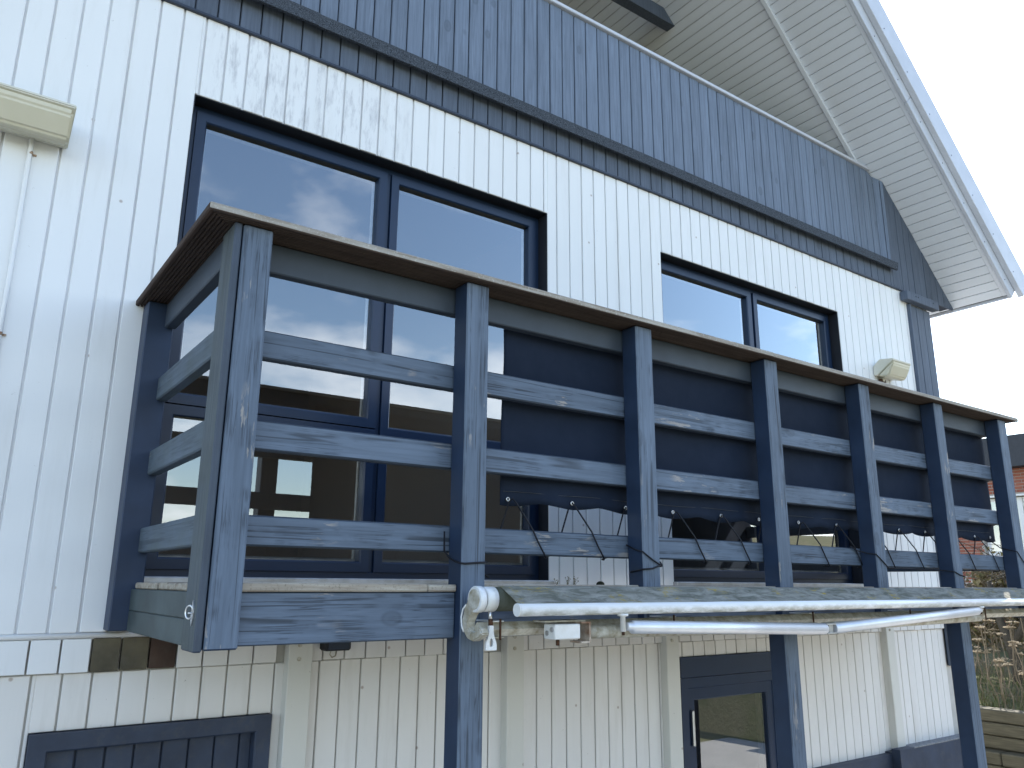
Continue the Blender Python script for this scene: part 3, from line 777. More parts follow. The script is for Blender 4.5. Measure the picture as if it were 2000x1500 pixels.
cap_board('cap_board', (0.537, 2.361, 1.1105), 2.755, 'x', True, M['capx'])
cap_board('cap_board', (3.294, 2.362, 1.1095), 2.690, 'x', False, M['capx'])
cap_board('cap_board', (0.536, 2.360, 1.1100), W-2.361, 'y', True, M['capy'])
cap_board('cap_board', (5.795, 2.549, 1.1100), W-2.550, 'y', False, M['capy'])

# ------------------------------------------------------------------ black privacy screen and its lacing
EYES = [1.815, 2.118, 2.425, 2.734, 3.050, 3.365, 3.682, 3.992, 4.310, 4.623, 4.930, 5.250, 5.565, 5.755]
def make_screen():
    nx_, nz_ = 200, 26; x0, x1 = 1.777, 5.855
    V = []
    for i in range(nx_+1):
        x = x0+(x1-x0)*i/nx_
        e = min(abs(x-q) for q in EYES)
        zb = 0.292+0.016*min(1, e/0.15)**1.5-0.004*math.sin(x*2.3)
        for j in range(nz_+1):
            t = j/nz_; z = 1.06+(zb-1.06)*t
            fold = 0.010*math.sin(x*7.3+1.2*math.sin(z*5))*(0.3+t)+0.006*math.sin(x*17+z*4)*t*t+0.004*math.sin(z*13+x*3)
            roll = 0.010*max(0, (t-0.9)/0.1)*math.sin(x*21)
            V.append((x-3.7, 2.562+fold+roll-2.56, z-0.7))
    F = [[i*(nz_+1)+j, i*(nz_+1)+j+1, (i+1)*(nz_+1)+j+1, (i+1)*(nz_+1)+j] for i in range(nx_) for j in range(nz_)]
    o = link('privacy_screen', mesh_from(V, F, [M['cloth']], None, True), None, (3.7, 2.56, 0.7))
    md = o.modifiers.new('thickness', 'SOLIDIFY'); md.thickness = 0.0025
    return tag(o, 'long black cloth privacy screen hung behind the balcony rails', 'screen')
scr = make_screen()
def scr_y(x, z):
    zb = 0.30; t = (1.06-z)/(1.06-zb)
    return 2.562+0.010*math.sin(x*7.3+1.2*math.sin(z*5))*(0.3+t)+0.006*math.sin(x*17+z*4)*t*t+0.004*math.sin(z*13+x*3)
tube('hem_seam', scr, [(1.79+0.04*i, scr_y(1.79+0.04*i, 0.352)-0.0022, 0.352+0.002*math.sin(i*0.7)) for i in range(100)], 0.0010, M['cloth_thread'], 5)
for x_ in EYES:
    V, F = torus_geo((0,0,0), (1,0,0), (0,0,1), 0.0068, 0.0026, 14, 6)
    link('eyelet', mesh_from(V, F, [M['steel']], None, True), scr, (x_, scr_y(x_, 0.322)-0.003, 0.322))
pts = []
for q in EYES[:-1]:
    pts += [(q-0.075, 2.556, 0.120), (q-0.045, 2.556, 0.205), (q-0.008, 2.552, 0.312), (q, 2.541, 0.322), (q+0.012, 2.536, 0.308), (q+0.055, 2.487, 0.206), (q+0.085, 2.484, 0.150), (q+0.118, 2.484, 0.101), (q+0.135, 2.505, 0.0975), (q+0.16, 2.545, 0.1)]
tag(tube('lacing_cord', None, pts, 0.0035, M['cord'], 6), 'black elastic cord zigzagging through the screen eyelets and round the bottom rail', 'cord')
tag(tube('black_cord', None, [(1.485, 2.50, 0.18), (1.485, 2.497, 0.110), (1.493, 2.470, 0.085), (1.4945, 2.44, 0.075), (1.4945, 2.398, 0.067), (1.510, 2.3950, 0.066), (1.56, 2.3950, 0.070), (1.600, 2.3955, 0.072), (1.6025, 2.44, 0.08), (1.603, 2.494, 0.088), (1.64, 2.515, 0.05), (1.70, 2.53, 0.02)], 0.0035, M['cord'], 6), 'black cord tied round the long post above the awning bracket', 'cord')
tag(tube('black_cord', None, [(2.36, 2.483, 0.16), (2.369, 2.44, 0.14), (2.3695, 2.397, 0.13), (2.42, 2.3945, 0.10), (2.475, 2.394, 0.075), (2.478, 2.43, 0.07), (2.478, 2.497, 0.065), (2.42, 2.497, 0.055), (2.368, 2.47, 0.05), (2.3685, 2.396, 0.06), (2.42, 2.394, 0.064), (2.476, 2.3945, 0.08), (2.479, 2.44, 0.12), (2.44, 2.53, 0.30)], 0.0035, M['cord'], 6), 'black cord wound twice round the post in front of the white wall strip', 'cord')
tag(tube('black_cord', None, [(4.00, 2.483, 0.205), (4.06, 2.482, 0.185), (4.097, 2.44, 0.17), (4.0975, 2.397, 0.165), (4.15, 2.3945, 0.13), (4.203, 2.395, 0.095), (4.205, 2.45, 0.085), (4.26, 2.481, 0.100), (4.55, 2.481, 0.098), (4.80, 2.481, 0.096), (4.914, 2.45, 0.092), (4.915, 2.397, 0.085), (4.96, 2.3945, 0.07), (5.021, 2.394, 0.06), (5.022, 2.45, 0.06)], 0.0035, M['cord'], 6), 'black cord run along the bottom rail between two right-hand posts', 'cord')
tag(tube('black_cord', None, [(5.70, 2.54, 0.31), (5.755, 2.49, 0.25), (5.764, 2.44, 0.235), (5.7645, 2.397, 0.225), (5.82, 2.3945, 0.17), (5.882, 2.394, 0.12), (5.884, 2.45, 0.11)], 0.0035, M['cord'], 6), 'black cord wrapped round the end post of the balcony', 'cord')

# ------------------------------------------------------------------ awning
aw = thing('folding_awning', (3.6, 2.25, -0.15), 'half-folded awning with lichened grey cloth and silver arms fixed to the balcony posts', 'awning')
AY, AZ = 2.300, -0.052
def disc_x(name, x0, x1, r, y, z, mat, n=28, parent=aw):
    return tube(name, parent, [(x0, y, z), (x0+(x1-x0)*0.12, y, z), (x1, y, z)], [r*0.93, r, r], mat, n)
disc_x('end_cap', 1.488, 1.512, 0.043, AY, AZ, M['awhite'])
disc_x('cap_face', 1.4855, 1.489, 0.033, AY, AZ, M['adirty'])
disc_x('gear_housing', 1.519, 1.562, 0.041, AY, AZ, M['awhite'])
disc_x('roller_tube', 1.563, 5.86, 0.043, AY, AZ, M['shaded_rollcloth'])
# hook shaped end bracket in the plane of the cap
def hook():
    path = []
    for i in range(23):
        t = i/22
        a_ = R(75)+t*R(215)
        path.append((AY+0.030-0.058*math.cos(a_)*-1*0.0+0.0, 0))
    pts2 = [(2.300, -0.050, 0.040), (2.318, -0.070, 0.042), (2.340, -0.095, 0.036), (2.352, -0.122, 0.030), (2.350, -0.148, 0.026), (2.332, -0.166, 0.023), (2.305, -0.172, 0.022), (2.275, -0.163, 0.021), (2.255, -0.150, 0.020)]
    # ribbon: offset each path point sideways
    L_, Rr_ = [], []
    for i, (y, z, hw) in enumerate(pts2):
        p0 = Vector(pts2[max(0, i-1)][:2]); p1 = Vector(pts2[min(len(pts2)-1, i+1)][:2]); d = (p1-p0).normalized(); nn = Vector((-d.y, d.x))
        L_.append(Vector((y, z))+nn*hw*0.62); Rr_.append(Vector((y, z))-nn*hw*0.62)
    poly = L_+Rr_[::-1]; n = len(poly); V = [(x, p.x-2.3, p.y+0.1) for x in (-0.016, 0.016) for p in poly]
    m = len(pts2); F = []
    for i in range(m-1):
        a0, a1 = i, i+1; b0, b1 = n-1-i, n-2-i
        F += [[a0, a1, b1, b0], [n+a0, n+b0, n+b1, n+a1]]
    F += [[i, i+n, (i+1) % n+n, (i+1) % n] for i in range(n)]
    me = mesh_from(V, F, [M['adirty']]); bm = bmesh.new(); bm.from_mesh(me); bmesh.ops.recalc_face_normals(bm, faces=bm.faces)
    bmesh.ops.bevel(bm, geom=[e for e in bm.edges if e.calc_face_angle(0) > 1.2], offset=0.004, segments=2, affect='EDGES'); bm.to_mesh(me); bm.free()
    return link('end_bracket', me, aw, (1.502, 2.3, -0.1))
hook()
hook2 = tube('end_bracket', aw, [(5.88, 2.30, -0.05), (5.88, 2.345, -0.11), (5.88, 2.31, -0.17)], 0.02, M['adirty'], 8)
tube('cable', aw, [(1.486, 2.345, -0.070), (1.484, 2.362, -0.085), (1.483, 2.370, -0.110), (1.483, 2.366, -0.140), (1.485, 2.356, -0.158)], 0.003, M['awhite'], 6)
tube('torsion_bar', aw, [(1.512, 2.318, -0.150), (5.86, 2.318, -0.150)], 0.0235, M['adirty'], 4, False)
for x_ in (1.56, 2.395, 3.31, 4.15, 4.96):
    B('wall_clamp', aw, x_, x_+0.045, 2.292, 2.398, -0.1785, -0.1735, M['adirty'], 0.002)
    B('wall_clamp', aw, x_, x_+0.045, 2.292, 2.398, -0.1265, -0.1215, M['awhite'], 0.002)
    tube('clamp_bolt', aw, [(x_+0.028, 2.290, -0.184), (x_+0.028, 2.290, -0.116)], 0.004, M['rust'], 8)
# cloth from the roller to the front bar
BY, BZ = 2.180, -0.084
def cloth():
    nx_ = 90; V = []; F = []; prof = [(2.303, -0.0080), (2.288, -0.0095), (2.26, -0.0235), (2.22, -0.0445), (2.19, -0.0610), (2.176, -0.0640)]
    for i in range(nx_+1):
        x = 1.585+(5.85-1.585)*i/nx_
        for y, z in prof: V.append((x-3.7, y-2.24, z+0.04+0.0015*math.sin(x*9)*math.sin((y-2.17)*25)))
    m = len(prof); F = [[i*m+j, i*m+j+1, (i+1)*m+j+1, (i+1)*m+j] for i in range(nx_) for j in range(m-1)]
    o = link('cloth', mesh_from(V, F, [M['fabric']], None, True), aw, (3.7, 2.24, -0.04))
    o.modifiers.new('thickness', 'SOLIDIFY').thickness = 0.002
cloth()
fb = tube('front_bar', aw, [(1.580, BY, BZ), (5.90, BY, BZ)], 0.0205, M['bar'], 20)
disc_x('bar_end_cap', 1.5755, 1.5805, 0.0212, BY, BZ, M['awhite'], 20)
# crank eye
tube('crank_shaft', aw, [(1.545, 2.290, -0.085), (1.545, 2.285, -0.122)], 0.0065, M['steel'], 10)
tube('crank_collar', aw, [(1.545, 2.2853, -0.116), (1.545, 2.2845, -0.137)], 0.0078, M['rust'], 10)
def eye():
    outp = [(-0.007,0.0),(0.007,0.0),(0.008,-0.022),(0.012,-0.040),(0.0175,-0.052),(0.019,-0.066),(0.019,-0.078),(-0.019,-0.078),(-0.019,-0.066),(-0.0175,-0.052),(-0.012,-0.040),(-0.008,-0.022)]
    inn = []
    for x, z in outp:
        a_ = math.atan2(z+0.055, x); inn.append((0.0062*math.cos(a_), -0.055+0.0145*math.sin(a_)))
    n = len(outp); V = [(x, y, z) for y in (-0.008, 0.008) for x, z in outp]+[(x, y, z) for y in (-0.008, 0.008) for x, z in inn]
    F = []
    for i in range(n):
        j = (i+1) % n
        F += [[i, j, 2*n+j, 2*n+i], [n+i, 3*n+i, 3*n+j, n+j], [i, n+i, n+j, j], [2*n+i, 2*n+j, 3*n+j, 3*n+i]]
    me = mesh_from(V, F, [M['awhite']]); bm = bmesh.new(); bm.from_mesh(me); bmesh.ops.recalc_face_normals(bm, faces=bm.faces); bm.to_mesh(me); bm.free()
    o = link('crank_eye', me, aw, (1.545, 2.284, -0.136), (0, 0, R(-12)))
eye()
# shoulder, arms
bx_ = B('shoulder_block', aw, 1.755, 1.868, 2.205, 2.268, -0.184, -0.134, M['awhite'], 0.003)
for y_, z_ in ((2.222, -0.152), (2.248, -0.164)):
    tube('bolt', bx_, [(1.7555, y_, z_), (1.752, y_, z_)], 0.0085, M['sill'], 12)
tube('bolt', bx_, [(1.79, 2.235, -0.186), (1.79, 2.235, -0.205)], 0.0065, M['rust'], 8)
B('hinge_plate', aw, 1.73, 1.91, 2.225, 2.298, -0.1285, -0.1225, M['adirty'], 0.002)
merged('hinge_fork', aw, [(1.872, 1.915, 2.205, 2.268, -0.1335, -0.1275), (1.872, 1.915, 2.205, 2.268, -0.199, -0.193), (1.908, 1.915, 2.205, 2.268, -0.193, -0.1335)], M['rustwhite'], (1.89, 2.235, -0.16))
tube('upper_arm', aw, [(1.916, 2.252, -0.165), (2.6, 2.258, -0.172), (3.30, 2.250, -0.184)], 0.0235, M['adirty'], 14)
for x_, z_ in ((2.045, -0.150), (4.700, -0.118)):
    tube('arm_bracket', aw, [(x_, BY, BZ-0.018), (x_, BY, BZ-0.026), (x_, BY, BZ-0.028), (x_, BY, z_-0.014)], [0.020, 0.020, 0.0095, 0.0105], M['awhite'], 14)
    tube('arm_pin', aw, [(x_, BY, z_-0.012), (x_, BY, z_-0.026)], 0.0055, M['rust'], 8)
tube('fore_arm', aw, [(2.060, 2.180, -0.146), (2.085, 2.181, -0.148), (2.09, 2.181, -0.149), (3.275, 2.196, -0.186)], [0.014, 0.016, 0.0235, 0.0245], M['alu'], 18)
merged('elbow', aw, [(3.272, 3.340, 2.178, 2.222, -0.1685, -0.163), (3.272, 3.340, 2.178, 2.222, -0.2075, -0.202), (3.300, 3.330, 2.188, 2.212, -0.202, -0.1685)], M['sill'], (3.3, 2.2, -0.186))
tube('fore_arm', aw, [(3.345, 2.198, -0.186), (4.660, 2.182, -0.126), (4.665, 2.182, -0.1255), (4.695, 2.181, -0.122)], [0.0235, 0.0225, 0.016, 0.014], M['alu'], 18)
tube('upper_arm', aw, [(3.345, 2.245, -0.182), (4.82, 2.252, -0.165)], 0.022, M['adirty'], 14)

# ------------------------------------------------------------------ small fittings
def lamp(x0, x1, zt, label):
    L = thing('wall_lamp', ((x0+x1)/2, W, zt), label, 'wall lamp', 'wall lamps on the white cladding')
    def px(name, poly, a, c, mat, bev=0.005):
        n = len(poly); V = [(x-(x0+x1)/2, y, z) for x in (a, c) for y, z in poly]
        F = [list(range(n)), list(range(n, 2*n))[::-1]]+[[i, i+n, (i+1) % n+n, (i+1) % n] for i in range(n)]
        me = mesh_from(V, F, [mat]); bm = bmesh.new(); bm.from_mesh(me); bmesh.ops.recalc_face_normals(bm, faces=bm.faces)
        bmesh.ops.bevel(bm, geom=list(bm.edges), offset=bev, segments=2, affect='EDGES'); bm.to_mesh(me); bm.free()
        return link(name, me, L, ((x0+x1)/2, W, zt))
    px('housing', [(-0.002, -0.115), (-0.002, -0.035), (-0.060, 0.012), (-0.178, -0.002), (-0.180, -0.016), (-0.028, -0.120)], x0, x1, M['lampbody'], 0.004)
    px('lens', [(-0.176, -0.018), (-0.170, -0.050), (-0.128, -0.130), (-0.100, -0.142), (-0.032, -0.122)], x0+0.006, x1-0.006, M['lens'], 0.009)
    return L
lampL = lamp(-0.080, 0.206, 1.832, 'yellowed box wall lamp above the thin conduit on the white wall')
lampR = lamp(6.150, 6.430, 1.812, 'yellowed box wall lamp beside the dark corner boards')
st = tube('sensor_stem', lampR, [(6.235, W-0.004, 1.66), (6.235, W-0.035, 1.66), (6.235, W-0.04, 1.705)], 0.012, M['lampbody'], 8)
B('junction', lampR, 6.205, 6.275, W-0.035, W-0.0025, 1.615, 1.675, M['rust'], 0.006)
con = thing('conduit', (0.084, W, -0.18), 'thin white cable conduit clipped to the white wall below the lamp', 'conduit')
tube('pipe', con, [(0.080, W-0.020, 1.72), (0.081, W-0.012, 1.68), (0.083, W-0.0105, 1.2), (0.084, W-0.0105, -0.18)], 0.0085, M['white'], 10)
for z_ in (1.655, 0.900, 0.2):
    c_ = tube('clip', con, [(0.083, W-0.0105, z_-0.006), (0.083, W-0.0105, z_+0.006)], 0.0100, M['cliprust'], 10)
    B('clip_tab', con, 0.0935, 0.106, W-0.005, W-0.002, z_-0.006, z_+0.003, M['cliprust'], 0.001)
ring = thing('tie_ring', (0.6275, 2.46, -0.088), 'small steel tie ring on the foot of the balcony corner post', 'ring')
def plate():
    V = []; F = []; pol = [(0.0, 0.036), (0.010, 0.014), (0.012, 0.0), (0.010, -0.014), (0.0, -0.036), (-0.010, -0.014), (-0.012, 0.0), (-0.010, 0.014)]
    n = 8; V = [(x, y, z) for x in (-0.003, 0.0) for y, z in pol]; F = [list(range(n)), list(range(n, 2*n))[::-1]]+[[i, i+n, (i+1) % n+n, (i+1) % n] for i in range(n)]
    link('plate', mesh_from(V, F, [M['steel']]), ring, (0.6277, 2.440, -0.088))
plate()
V, F = torus_geo((0,0,0), (0,1,0), (0,0,1), 0.018, 0.0032, 20, 8)
link('loop', mesh_from(V, F, [M['steel']], None, True), ring, (0.622, 2.455, -0.086), (0, 0, R(20)))
V, F = torus_geo((0,0,0), (1,0,0), (0,1,0), 0.007, 0.0025, 14, 6)
link('eye_loop', mesh_from(V, F, [M['steel']], None, True), ring, (0.6225, 2.440, -0.088))
fl = thing('spot_lamp', (1.50, W, -0.29), 'small black spot lamp with dangling wire under the balcony', 'lamp')
B('lamp_body', fl, 1.440, 1.560, LY-0.085, LY-0.001, -0.290, -0.225, M['reveal'], 0.008)
B('lamp_glass', fl, 1.452, 1.548, LY-0.090, LY-0.0855, -0.282, -0.234, M['frame'], 0.003)
tube('wire', fl, [(1.475, LY-0.06, -0.289), (1.470, LY-0.062, -0.305), (1.482, LY-0.06, -0.318), (1.500, LY-0.055, -0.312), (1.51, LY-0.04, -0.29)], 0.003, M['adirty'], 6)

# ------------------------------------------------------------------ retaining wall of old sleepers
M['sleeper'] = deckwood('old_sleeper', 'y', (0.045, 0.040, 0.026), (0.095, 0.084, 0.055), (0.060, 0.070, 0.035))
ret = thing('sleeper_wall', (11.0, 5, -2.4), 'stepped retaining wall of old timber sleepers holding the weedy bank', 'retaining wall')
for r_ in range(6):
    z0 = -2.4+r_*0.155; xo = 11.0 if r_ >= 3 else 10.82
    y_ = -1.0+(r_ % 2)*0.9
    while y_ < 10:
        l_ = random.uniform(1.7, 2.3)
        o = B('sleeper', ret, xo+random.uniform(-0.012, 0.012), xo+0.24, y_, y_+l_-0.012, z0+0.004, z0+0.151+random.uniform(-0.004, 0), M['sleeper'], 0.012); y_ += l_

# ------------------------------------------------------------------ neighbour
NX = 18.4
M['brickwall'] = simple('mortar', (0.42, 0.39, 0.35), 0.95, 0, 30, (0.36, 0.33, 0.30))
def brick_mat():
    b = MB('red_brick', 0.9, 0.15); n = b.noise(b.coord(), 30, 4)
    c = b.mix(b.rnd(), (0.33, 0.115, 0.075), (0.23, 0.075, 0.055)); c = b.mix(b.mul(n, 0.4), c, (0.40, 0.20, 0.15)); b.color(c); b.bump(n, 0.5, 0.004); return b.m
def brick_tex():
    b = MB('far_brickwork', 0.9, 0.15); t = b.n('ShaderNodeTexBrick'); sx = b.n('ShaderNodeSeparateXYZ'); cx = b.n('ShaderNodeCombineXYZ'); b.l(b.world(), sx.inputs[0])
    b.l(sx.outputs[1], cx.inputs[0]); b.l(sx.outputs[2], cx.inputs[1]); b.l(cx.outputs[0], t.inputs['Vector'])
    t.inputs['Scale'].default_value = 1.0; t.inputs['Brick Width'].default_value = 0.24; t.inputs['Row Height'].default_value = 0.067; t.inputs['Mortar Size'].default_value = 0.012
    t.inputs['Color1'].default_value = (0.33, 0.115, 0.075, 1); t.inputs['Color2'].default_value = (0.23, 0.075, 0.055, 1); t.inputs['Mortar'].default_value = (0.42, 0.39, 0.35, 1)
    b.color(t.outputs[0]); return b.m
M['brick'] = brick_mat(); M['brickt'] = brick_tex()
M['fascia'] = simple('black_fascia_felt', (0.035, 0.040, 0.048), 0.7, 0, 20, (0.045, 0.05, 0.06))
M['plaster'] = simple('grey_plaster', (0.45, 0.45, 0.45), 0.9, 0, 6, (0.36, 0.36, 0.36))
M['wframe'] = simple('white_window_frame', (0.74, 0.75, 0.74), 0.4)
nb = thing('neighbour_house', (NX+3, 4, -1.6), 'flat-roofed red brick house with black fascia beyond the balcony', 'house')
NW = (3.2, 8.28, 0.63, 1.86)
merged('wall', nb, [(NX+0.010, NX+0.3, 8.28, 12.0, -1.2, 2.44), (NX+0.010, NX+0.3, -3.0, 3.2, -1.2, 2.44), (NX+0.010, NX+0.3, 3.2, 8.28, -1.2, 0.63), (NX+0.010, NX+0.3, 3.2, 8.28, 1.86, 2.44)], M['brickwall'], (NX, 5, 0))
merged('wall_outer', nb, [(NX, NX+0.009, 9.2, 12.0, -1.2, 2.44), (NX, NX+0.009, -3.0, 3.2, -1.2, 2.44), (NX, NX+0.009, 3.2, 9.2, -1.2, 0.26), (NX, NX+0.009, 3.2, 6.9, 1.905, 2.44)], M['brickt'], (NX, 5, 0))
merged('base', nb, [(NX-0.02, NX+0.25, -3, 12, -2.0, -1.2)], M['plaster'], (NX, 5, -1.5))
bm_ = None
row = 0; z = 0.262
cnt = 0
while z < 2.43:
    off = 0.12*(row % 2); y = 6.90+off-0.24
    while y < 9.2:
        a, c = max(y, 6.905), min(y+0.228, 9.195)
        inwin = (z+0.055 > 0.60 and z < 1.90)
        if inwin: a = max(a, 8.30)
        if c-a > 0.05:
            B('brick', nb, NX-0.001+random.uniform(-0.002, 0.002), NX+0.0105, a, c, z, z+0.055, M['brick'], 0.002); cnt += 1
        y += 0.24
    z += 0.067; row += 1
wd_ = link('window', cbox(0.04, 5.06, 1.21, 0.003, M['wframe']), nb, (NX+0.14, 5.74, 1.245))
B('pane', wd_, NX+0.112, NX+0.1195, 7.55, 8.18, 0.74, 1.78, M['glass'], 0.001)
B('pane', wd_, NX+0.112, NX+0.1195, 6.75, 7.45, 0.74, 1.78, M['glass'], 0.001)
B('mullion', wd_, NX+0.09, NX+0.1195, 7.452, 7.548, 0.66, 1.84, M['wframe'], 0.004)
B('blind', wd_, NX+0.101, NX+0.111, 6.8, 7.43, 0.8, 1.76, M['room'], 0.002)
B('lintel', nb, NX-0.012, NX+0.13, 3.2, 8.30, 1.862, 1.902, M['wframe'], 0.004)
B('sill', nb, NX-0.05, NX+0.13, 3.2, 8.30, 0.585, 0.628, M['wframe'], 0.004)
B('fascia', nb, NX-0.35, NX-0.32, -3.3, 12.3, 2.44, 3.10, M['fascia'], 0.004)
B('roof', nb, NX-0.3195, NX+8, -3.3, 12.3, 2.442, 3.08, M['fascia'], 0.004)

# ------------------------------------------------------------------ plants on the bank
M['twig'] = simple('dry_twig', (0.20, 0.155, 0.10), 0.9, 0, 8, (0.12, 0.095, 0.06))
M['bark'] = simple('dark_bark', (0.075, 0.062, 0.045), 0.9, 0, 30, (0.04, 0.035, 0.025), 0.5)
M['umbel'] = simple('dry_umbel', (0.42, 0.32, 0.19), 0.9, 0, 20, (0.30, 0.22, 0.13))
def leafmat(name, c1, c2):
    b = MB(name, 0.65, 0.3); n = b.noise(b.world(), 9, 3)
    b.color(b.mix(b.ramp(n, [(0.35, 0.0), (0.65, 1.0)]), c1, c2)); return b.m
M['leaf'] = leafmat('olive_leaf', (0.085, 0.085, 0.030), (0.19, 0.155, 0.075))
M['grass'] = leafmat('bank_grass', (0.070, 0.100, 0.030), (0.17, 0.155, 0.065))
def twig_geo(V, F, p, q, r0, r1, n=3):
    k = len(V); v, f = tube_geo([p, q], [r0, r1], n, False); V += v; F += [[k+i for i in ff] for ff in f]
def leaf_geo(V, F, c, s):
    d = Vector((random.gauss(0,1), random.gauss(0,1), random.gauss(0,0.7))).normalized(); u = d.orthogonal().normalized()
    u = (Matrix.Rotation(random.uniform(0, 6.28), 3, d) @ u); k = len(V); v = d.cross(u)
    for a, b_ in ((-0.5, 0), (0, 0.32), (0.5, 0), (0, -0.32)): V.append(tuple(Vector(c)+u*a*s+v*b_*s))
    F.append([k, k+1, k+2, k+3])
def shrub(name, base, size, ntw, nlf, label, cat, seed, group=None, lo=0.0, hi=0.25):
    rs = random.getstate(); random.seed(seed)
    root = thing(name, base, label, cat, group)
    V = []; F = []; tips = []
    for i in range(ntw):
        a = Vector((random.uniform(-.5, .5)*size[0], random.uniform(-.5, .5)*size[1], random.uniform(lo, hi)*size[2]))
        p = a
        for s_ in range(5):
            q = p+Vector((random.gauss(0, 0.07), random.gauss(0, 0.12), random.uniform(0.02, 0.24)))*size[2]*0.6
            if q.z > size[2]*(0.85+0.25*math.sin(q.y*3+seed)): break
            twig_geo(V, F, p, q, 0.010-0.0015*s_, 0.008-0.0015*s_); tips.append(q); tips.append((p+q)/2); p = q
    link('twigs', mesh_from(V, F, [M['twig']]), root, base)
    V = []; F = []
    for i in range(nlf):
        t = random.choice(tips)+Vector((random.gauss(0, 0.05), random.gauss(0, 0.06), random.gauss(0, 0.06))); leaf_geo(V, F, t, random.uniform(0.04, 0.10))
    link('leaves', mesh_from(V, F, [M['leaf']]), root, base)
    random.setstate(rs); return root
shrub('tangled_hedge', (13.7, 6.35, -1.40), (0.8, 3.4, 1.80), 620, 5200, 'tangled olive-brown hedge on the bank in front of the brick house', 'hedge', 3, None, 0.25, 0.85)
shrub('bank_shrub', (15.6, 6.9, -1.1), (1.2, 3.0, 1.0), 220, 1300, 'low half-bare shrub on the bank behind the dead weeds', 'shrub', 5)
# small tree
def tree(base):
    rs = random.getstate(); random.seed(11)
    t = thing('bare_tree', base, 'small dark forked tree trunk growing on the weedy bank', 'tree')
    V, F = tube_geo([(0,0,-0.1), (0.02,0.02,0.35), (-0.02,0.05,0.62), (0.0, 0.16, 0.95), (0.05, 0.26, 1.5)], [0.085, 0.072, 0.070, 0.05, 0.035], 10)
    k = len(V); v2, f2 = tube_geo([(-0.02,0.04,0.55), (0.02,-0.13,0.85), (-0.02,-0.30,1.30), (0.1,-0.4,1.9)], [0.055, 0.050, 0.035, 0.02], 10); V += v2; F += [[k+i for i in f] for f in f2]
    link('trunk', mesh_from(V, F, [M['bark']], None, True), t, base)
    V = []; F = []
    for i in range(60):
        p = Vector((random.uniform(-.1, .1), random.uniform(-.35, .3), random.uniform(0.9, 1.7)))
        for s_ in range(3):
            q = p+Vector((random.gauss(0, .15), random.gauss(0, .18), random.uniform(0, .25))); twig_geo(V, F, p, q, 0.010-0.003*s_, 0.007-0.002*s_); p = q
    link('branches', mesh_from(V, F, [M['bark']]), t, base); random.setstate(rs)
tree((13.0, 5.62, -1.42))
# dead umbel weeds
def weed_mesh(seed, h):
    rs = random.getstate(); random.seed(seed); V = []; F = []; U = []; G = []
    p = Vector((0,0,0)); stem = [p]
    for i in range(5): p = p+Vector((random.gauss(0, .025), random.gauss(0, .025), h/5)); stem.append(p)
    for a, b_ in zip(stem, stem[1:]): twig_geo(V, F, a, b_, 0.008, 0.006, 4)
    heads = [stem[-1]] if seed != 23 else []
    for k in range(random.randint(0, 3)):
        s_ = stem[random.randint(1, 4)]; q = s_+Vector((random.gauss(0, .14), random.gauss(0, .14), random.uniform(.18, .42)))
        twig_geo(V, F, s_, q, 0.005, 0.003, 3); heads.append(q)
    for hd_ in heads:
        rad = random.uniform(0.05, 0.10)
        for k in range(14):
            a = random.uniform(0, 6.28); rr = rad*math.sqrt(random.random()); e = hd_+Vector((rr*math.cos(a), rr*math.sin(a), 0.035+0.02*(1-rr/rad)))
            twig_geo(V, F, hd_, e, 0.0018, 0.0012, 3)
            kk_ = len(U); s2 = random.uniform(0.012, 0.022)
            for dx, dy, dz in ((s2,0,0),(0,s2,0),(-s2,0,0),(0,-s2,0),(0,0,s2*0.7),(0,0,-s2*0.5)): U.append((e.x+dx, e.y+dy, e.z+dz))
            for f in ((0,1,4),(1,2,4),(2,3,4),(3,0,4),(1,0,5),(2,1,5),(3,2,5),(0,3,5)): G.append([kk_+i for i in f])
    for k in range(7):
        s_ = stem[random.randint(0, 3)]; q = s_+Vector((random.gauss(0, .16), random.gauss(0, .16), random.uniform(-.05, .15))); twig_geo(V, F, s_, q, 0.003, 0.001, 3)
    random.setstate(rs)
    return mesh_from(V, F, [M['twig']]), mesh_from(U, G, [M['umbel']])
wm = [weed_mesh(s_, h) for s_, h in ((21, 0.62), (22, 1.0), (23, 0.8), (24, 0.82), (25, 0.45), (26, 0.70))]
spots = [(11.4, 5.02), (11.5, 5.25), (11.7, 5.10), (11.6, 4.85), (11.9, 5.38), (12.1, 5.15), (12.0, 4.90), (12.4, 5.45), (12.5, 5.1), (11.45, 4.70), (12.8, 5.9), (13.3, 5.4), (11.8, 5.62), (12.3, 5.75), (11.35, 5.42), (11.55, 5.60), (12.9, 5.3), (13.1, 5.9), (11.42, 5.15), (11.62, 4.95), (11.75, 5.32), (12.05, 5.28), (11.5, 4.86), (12.2, 5.02), (11.9, 5.05), (12.6, 5.3)]
for i, (x, y) in enumerate(spots):
    st_, um = wm[i % 6]; b_ = (x, y, ground_z(x, y)-0.01)
    t = thing('dead_weed', b_, 'tall dry weed stalk with flat brown flower heads on the bank', 'weed', 'dead weeds on the bank')
    for n_, me in (('stalk', st_), ('flower_heads', um)):
        o = link(n_, me, t, b_)
        if n_ == 'flower_heads': stuff(o)
    t.rotation_euler = (0, 0, i*2.4)
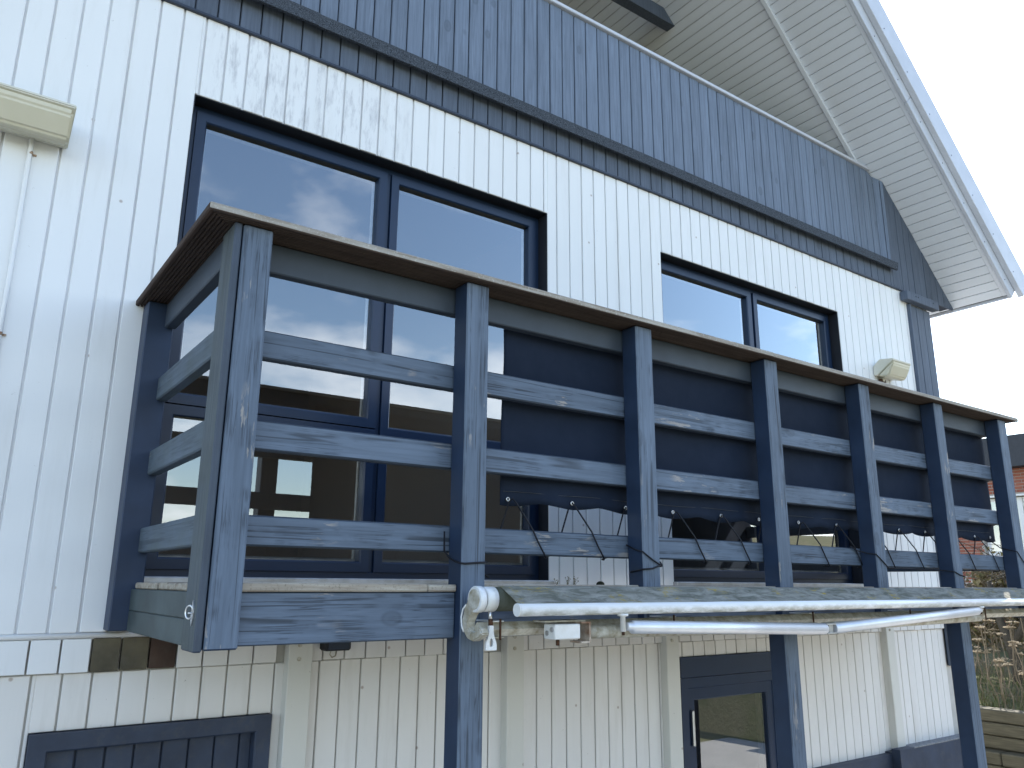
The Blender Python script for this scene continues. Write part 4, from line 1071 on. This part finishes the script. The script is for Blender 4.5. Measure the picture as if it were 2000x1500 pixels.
# grass and dead stems on the bank
def bank_grass():
    V = []; F = []
    for i in range(6000):
        x = 11.22+abs(random.gauss(0, 1.6)); y = random.uniform(3.5, 8.5); z = ground_z(x, y)-0.01
        h = random.uniform(0.05, 0.22)*(1.6 if random.random() < 0.1 else 1); a = random.uniform(0, 6.28); lean = random.gauss(0, 0.5)*h; wv = 0.006
        dx, dy = math.cos(a), math.sin(a); k = len(V)
        V += [(x-dy*wv, y+dx*wv, z), (x+dy*wv, y-dx*wv, z), (x+dx*lean, y+dy*lean, z+h)]; F.append([k, k+1, k+2])
    o = link('bank_grass', mesh_from([(v[0]-12, v[1]-6, v[2]+1.5) for v in V], F, [M['grass']]), None, (12, 6, -1.5)); stuff(o)
    o['label'] = 'short dry grass on the bank above the sleepers'; o['category'] = 'grass'
bank_grass()
# weeds and moss at the back of the deck, against the white wall strip
for i, (x, h, lab) in enumerate(((2.735, 0.030, 'tiny weed sprig in the corner where window frame meets white wall'), (2.815, 0.042, 'small leafy weed on the deck against the white wall strip'), (2.862, 0.050, 'taller two-stemmed weed on the deck against the white wall strip'))):
    V = []; F = []; rs = random.Random(i)
    for k in range(8):
        q = Vector((rs.gauss(0, 0.010), rs.gauss(0, 0.006), rs.uniform(0.35, 1)*h)); twig_geo(V, F, Vector((rs.gauss(0, .005), rs.gauss(0, .004), -0.001)), q, 0.0012, 0.0006)
        random.seed(k+i*50); leaf_geo(V, F, q, 0.010)
    tag(link('deck_weed', mesh_from(V, F, [M['leaf']]), None, (x, 3.425, -0.004)), lab, 'weed')
V = []; F = []
for a_ in range(5):
    for b_ in range(12):
        r_ = math.cos(a_/4*1.5)*(1+0.12*math.sin(b_*3)); V.append((0.026*r_*math.cos(b_*math.pi/6), 0.014*r_*math.sin(b_*math.pi/6), 0.020*math.sin(a_/4*1.57)))
F = [[a_*12+b_, a_*12+(b_+1) % 12, (a_+1)*12+(b_+1) % 12, (a_+1)*12+b_] for a_ in range(4) for b_ in range(12)]+[[48+k for k in range(12)]]
tag(link('moss_cushion', mesh_from(V, F, [simple('dark_moss', (0.012, 0.014, 0.010), 0.95, 0, 60, (0.03, 0.035, 0.015), 0.8)], None, True), None, (3.045, 3.42, -0.004)), 'dark moss cushion on the deck at the foot of the white wall', 'moss')

# helper property is no longer needed
for o in bpy.data.objects:
    if '_w' in o.keys(): del o['_w']
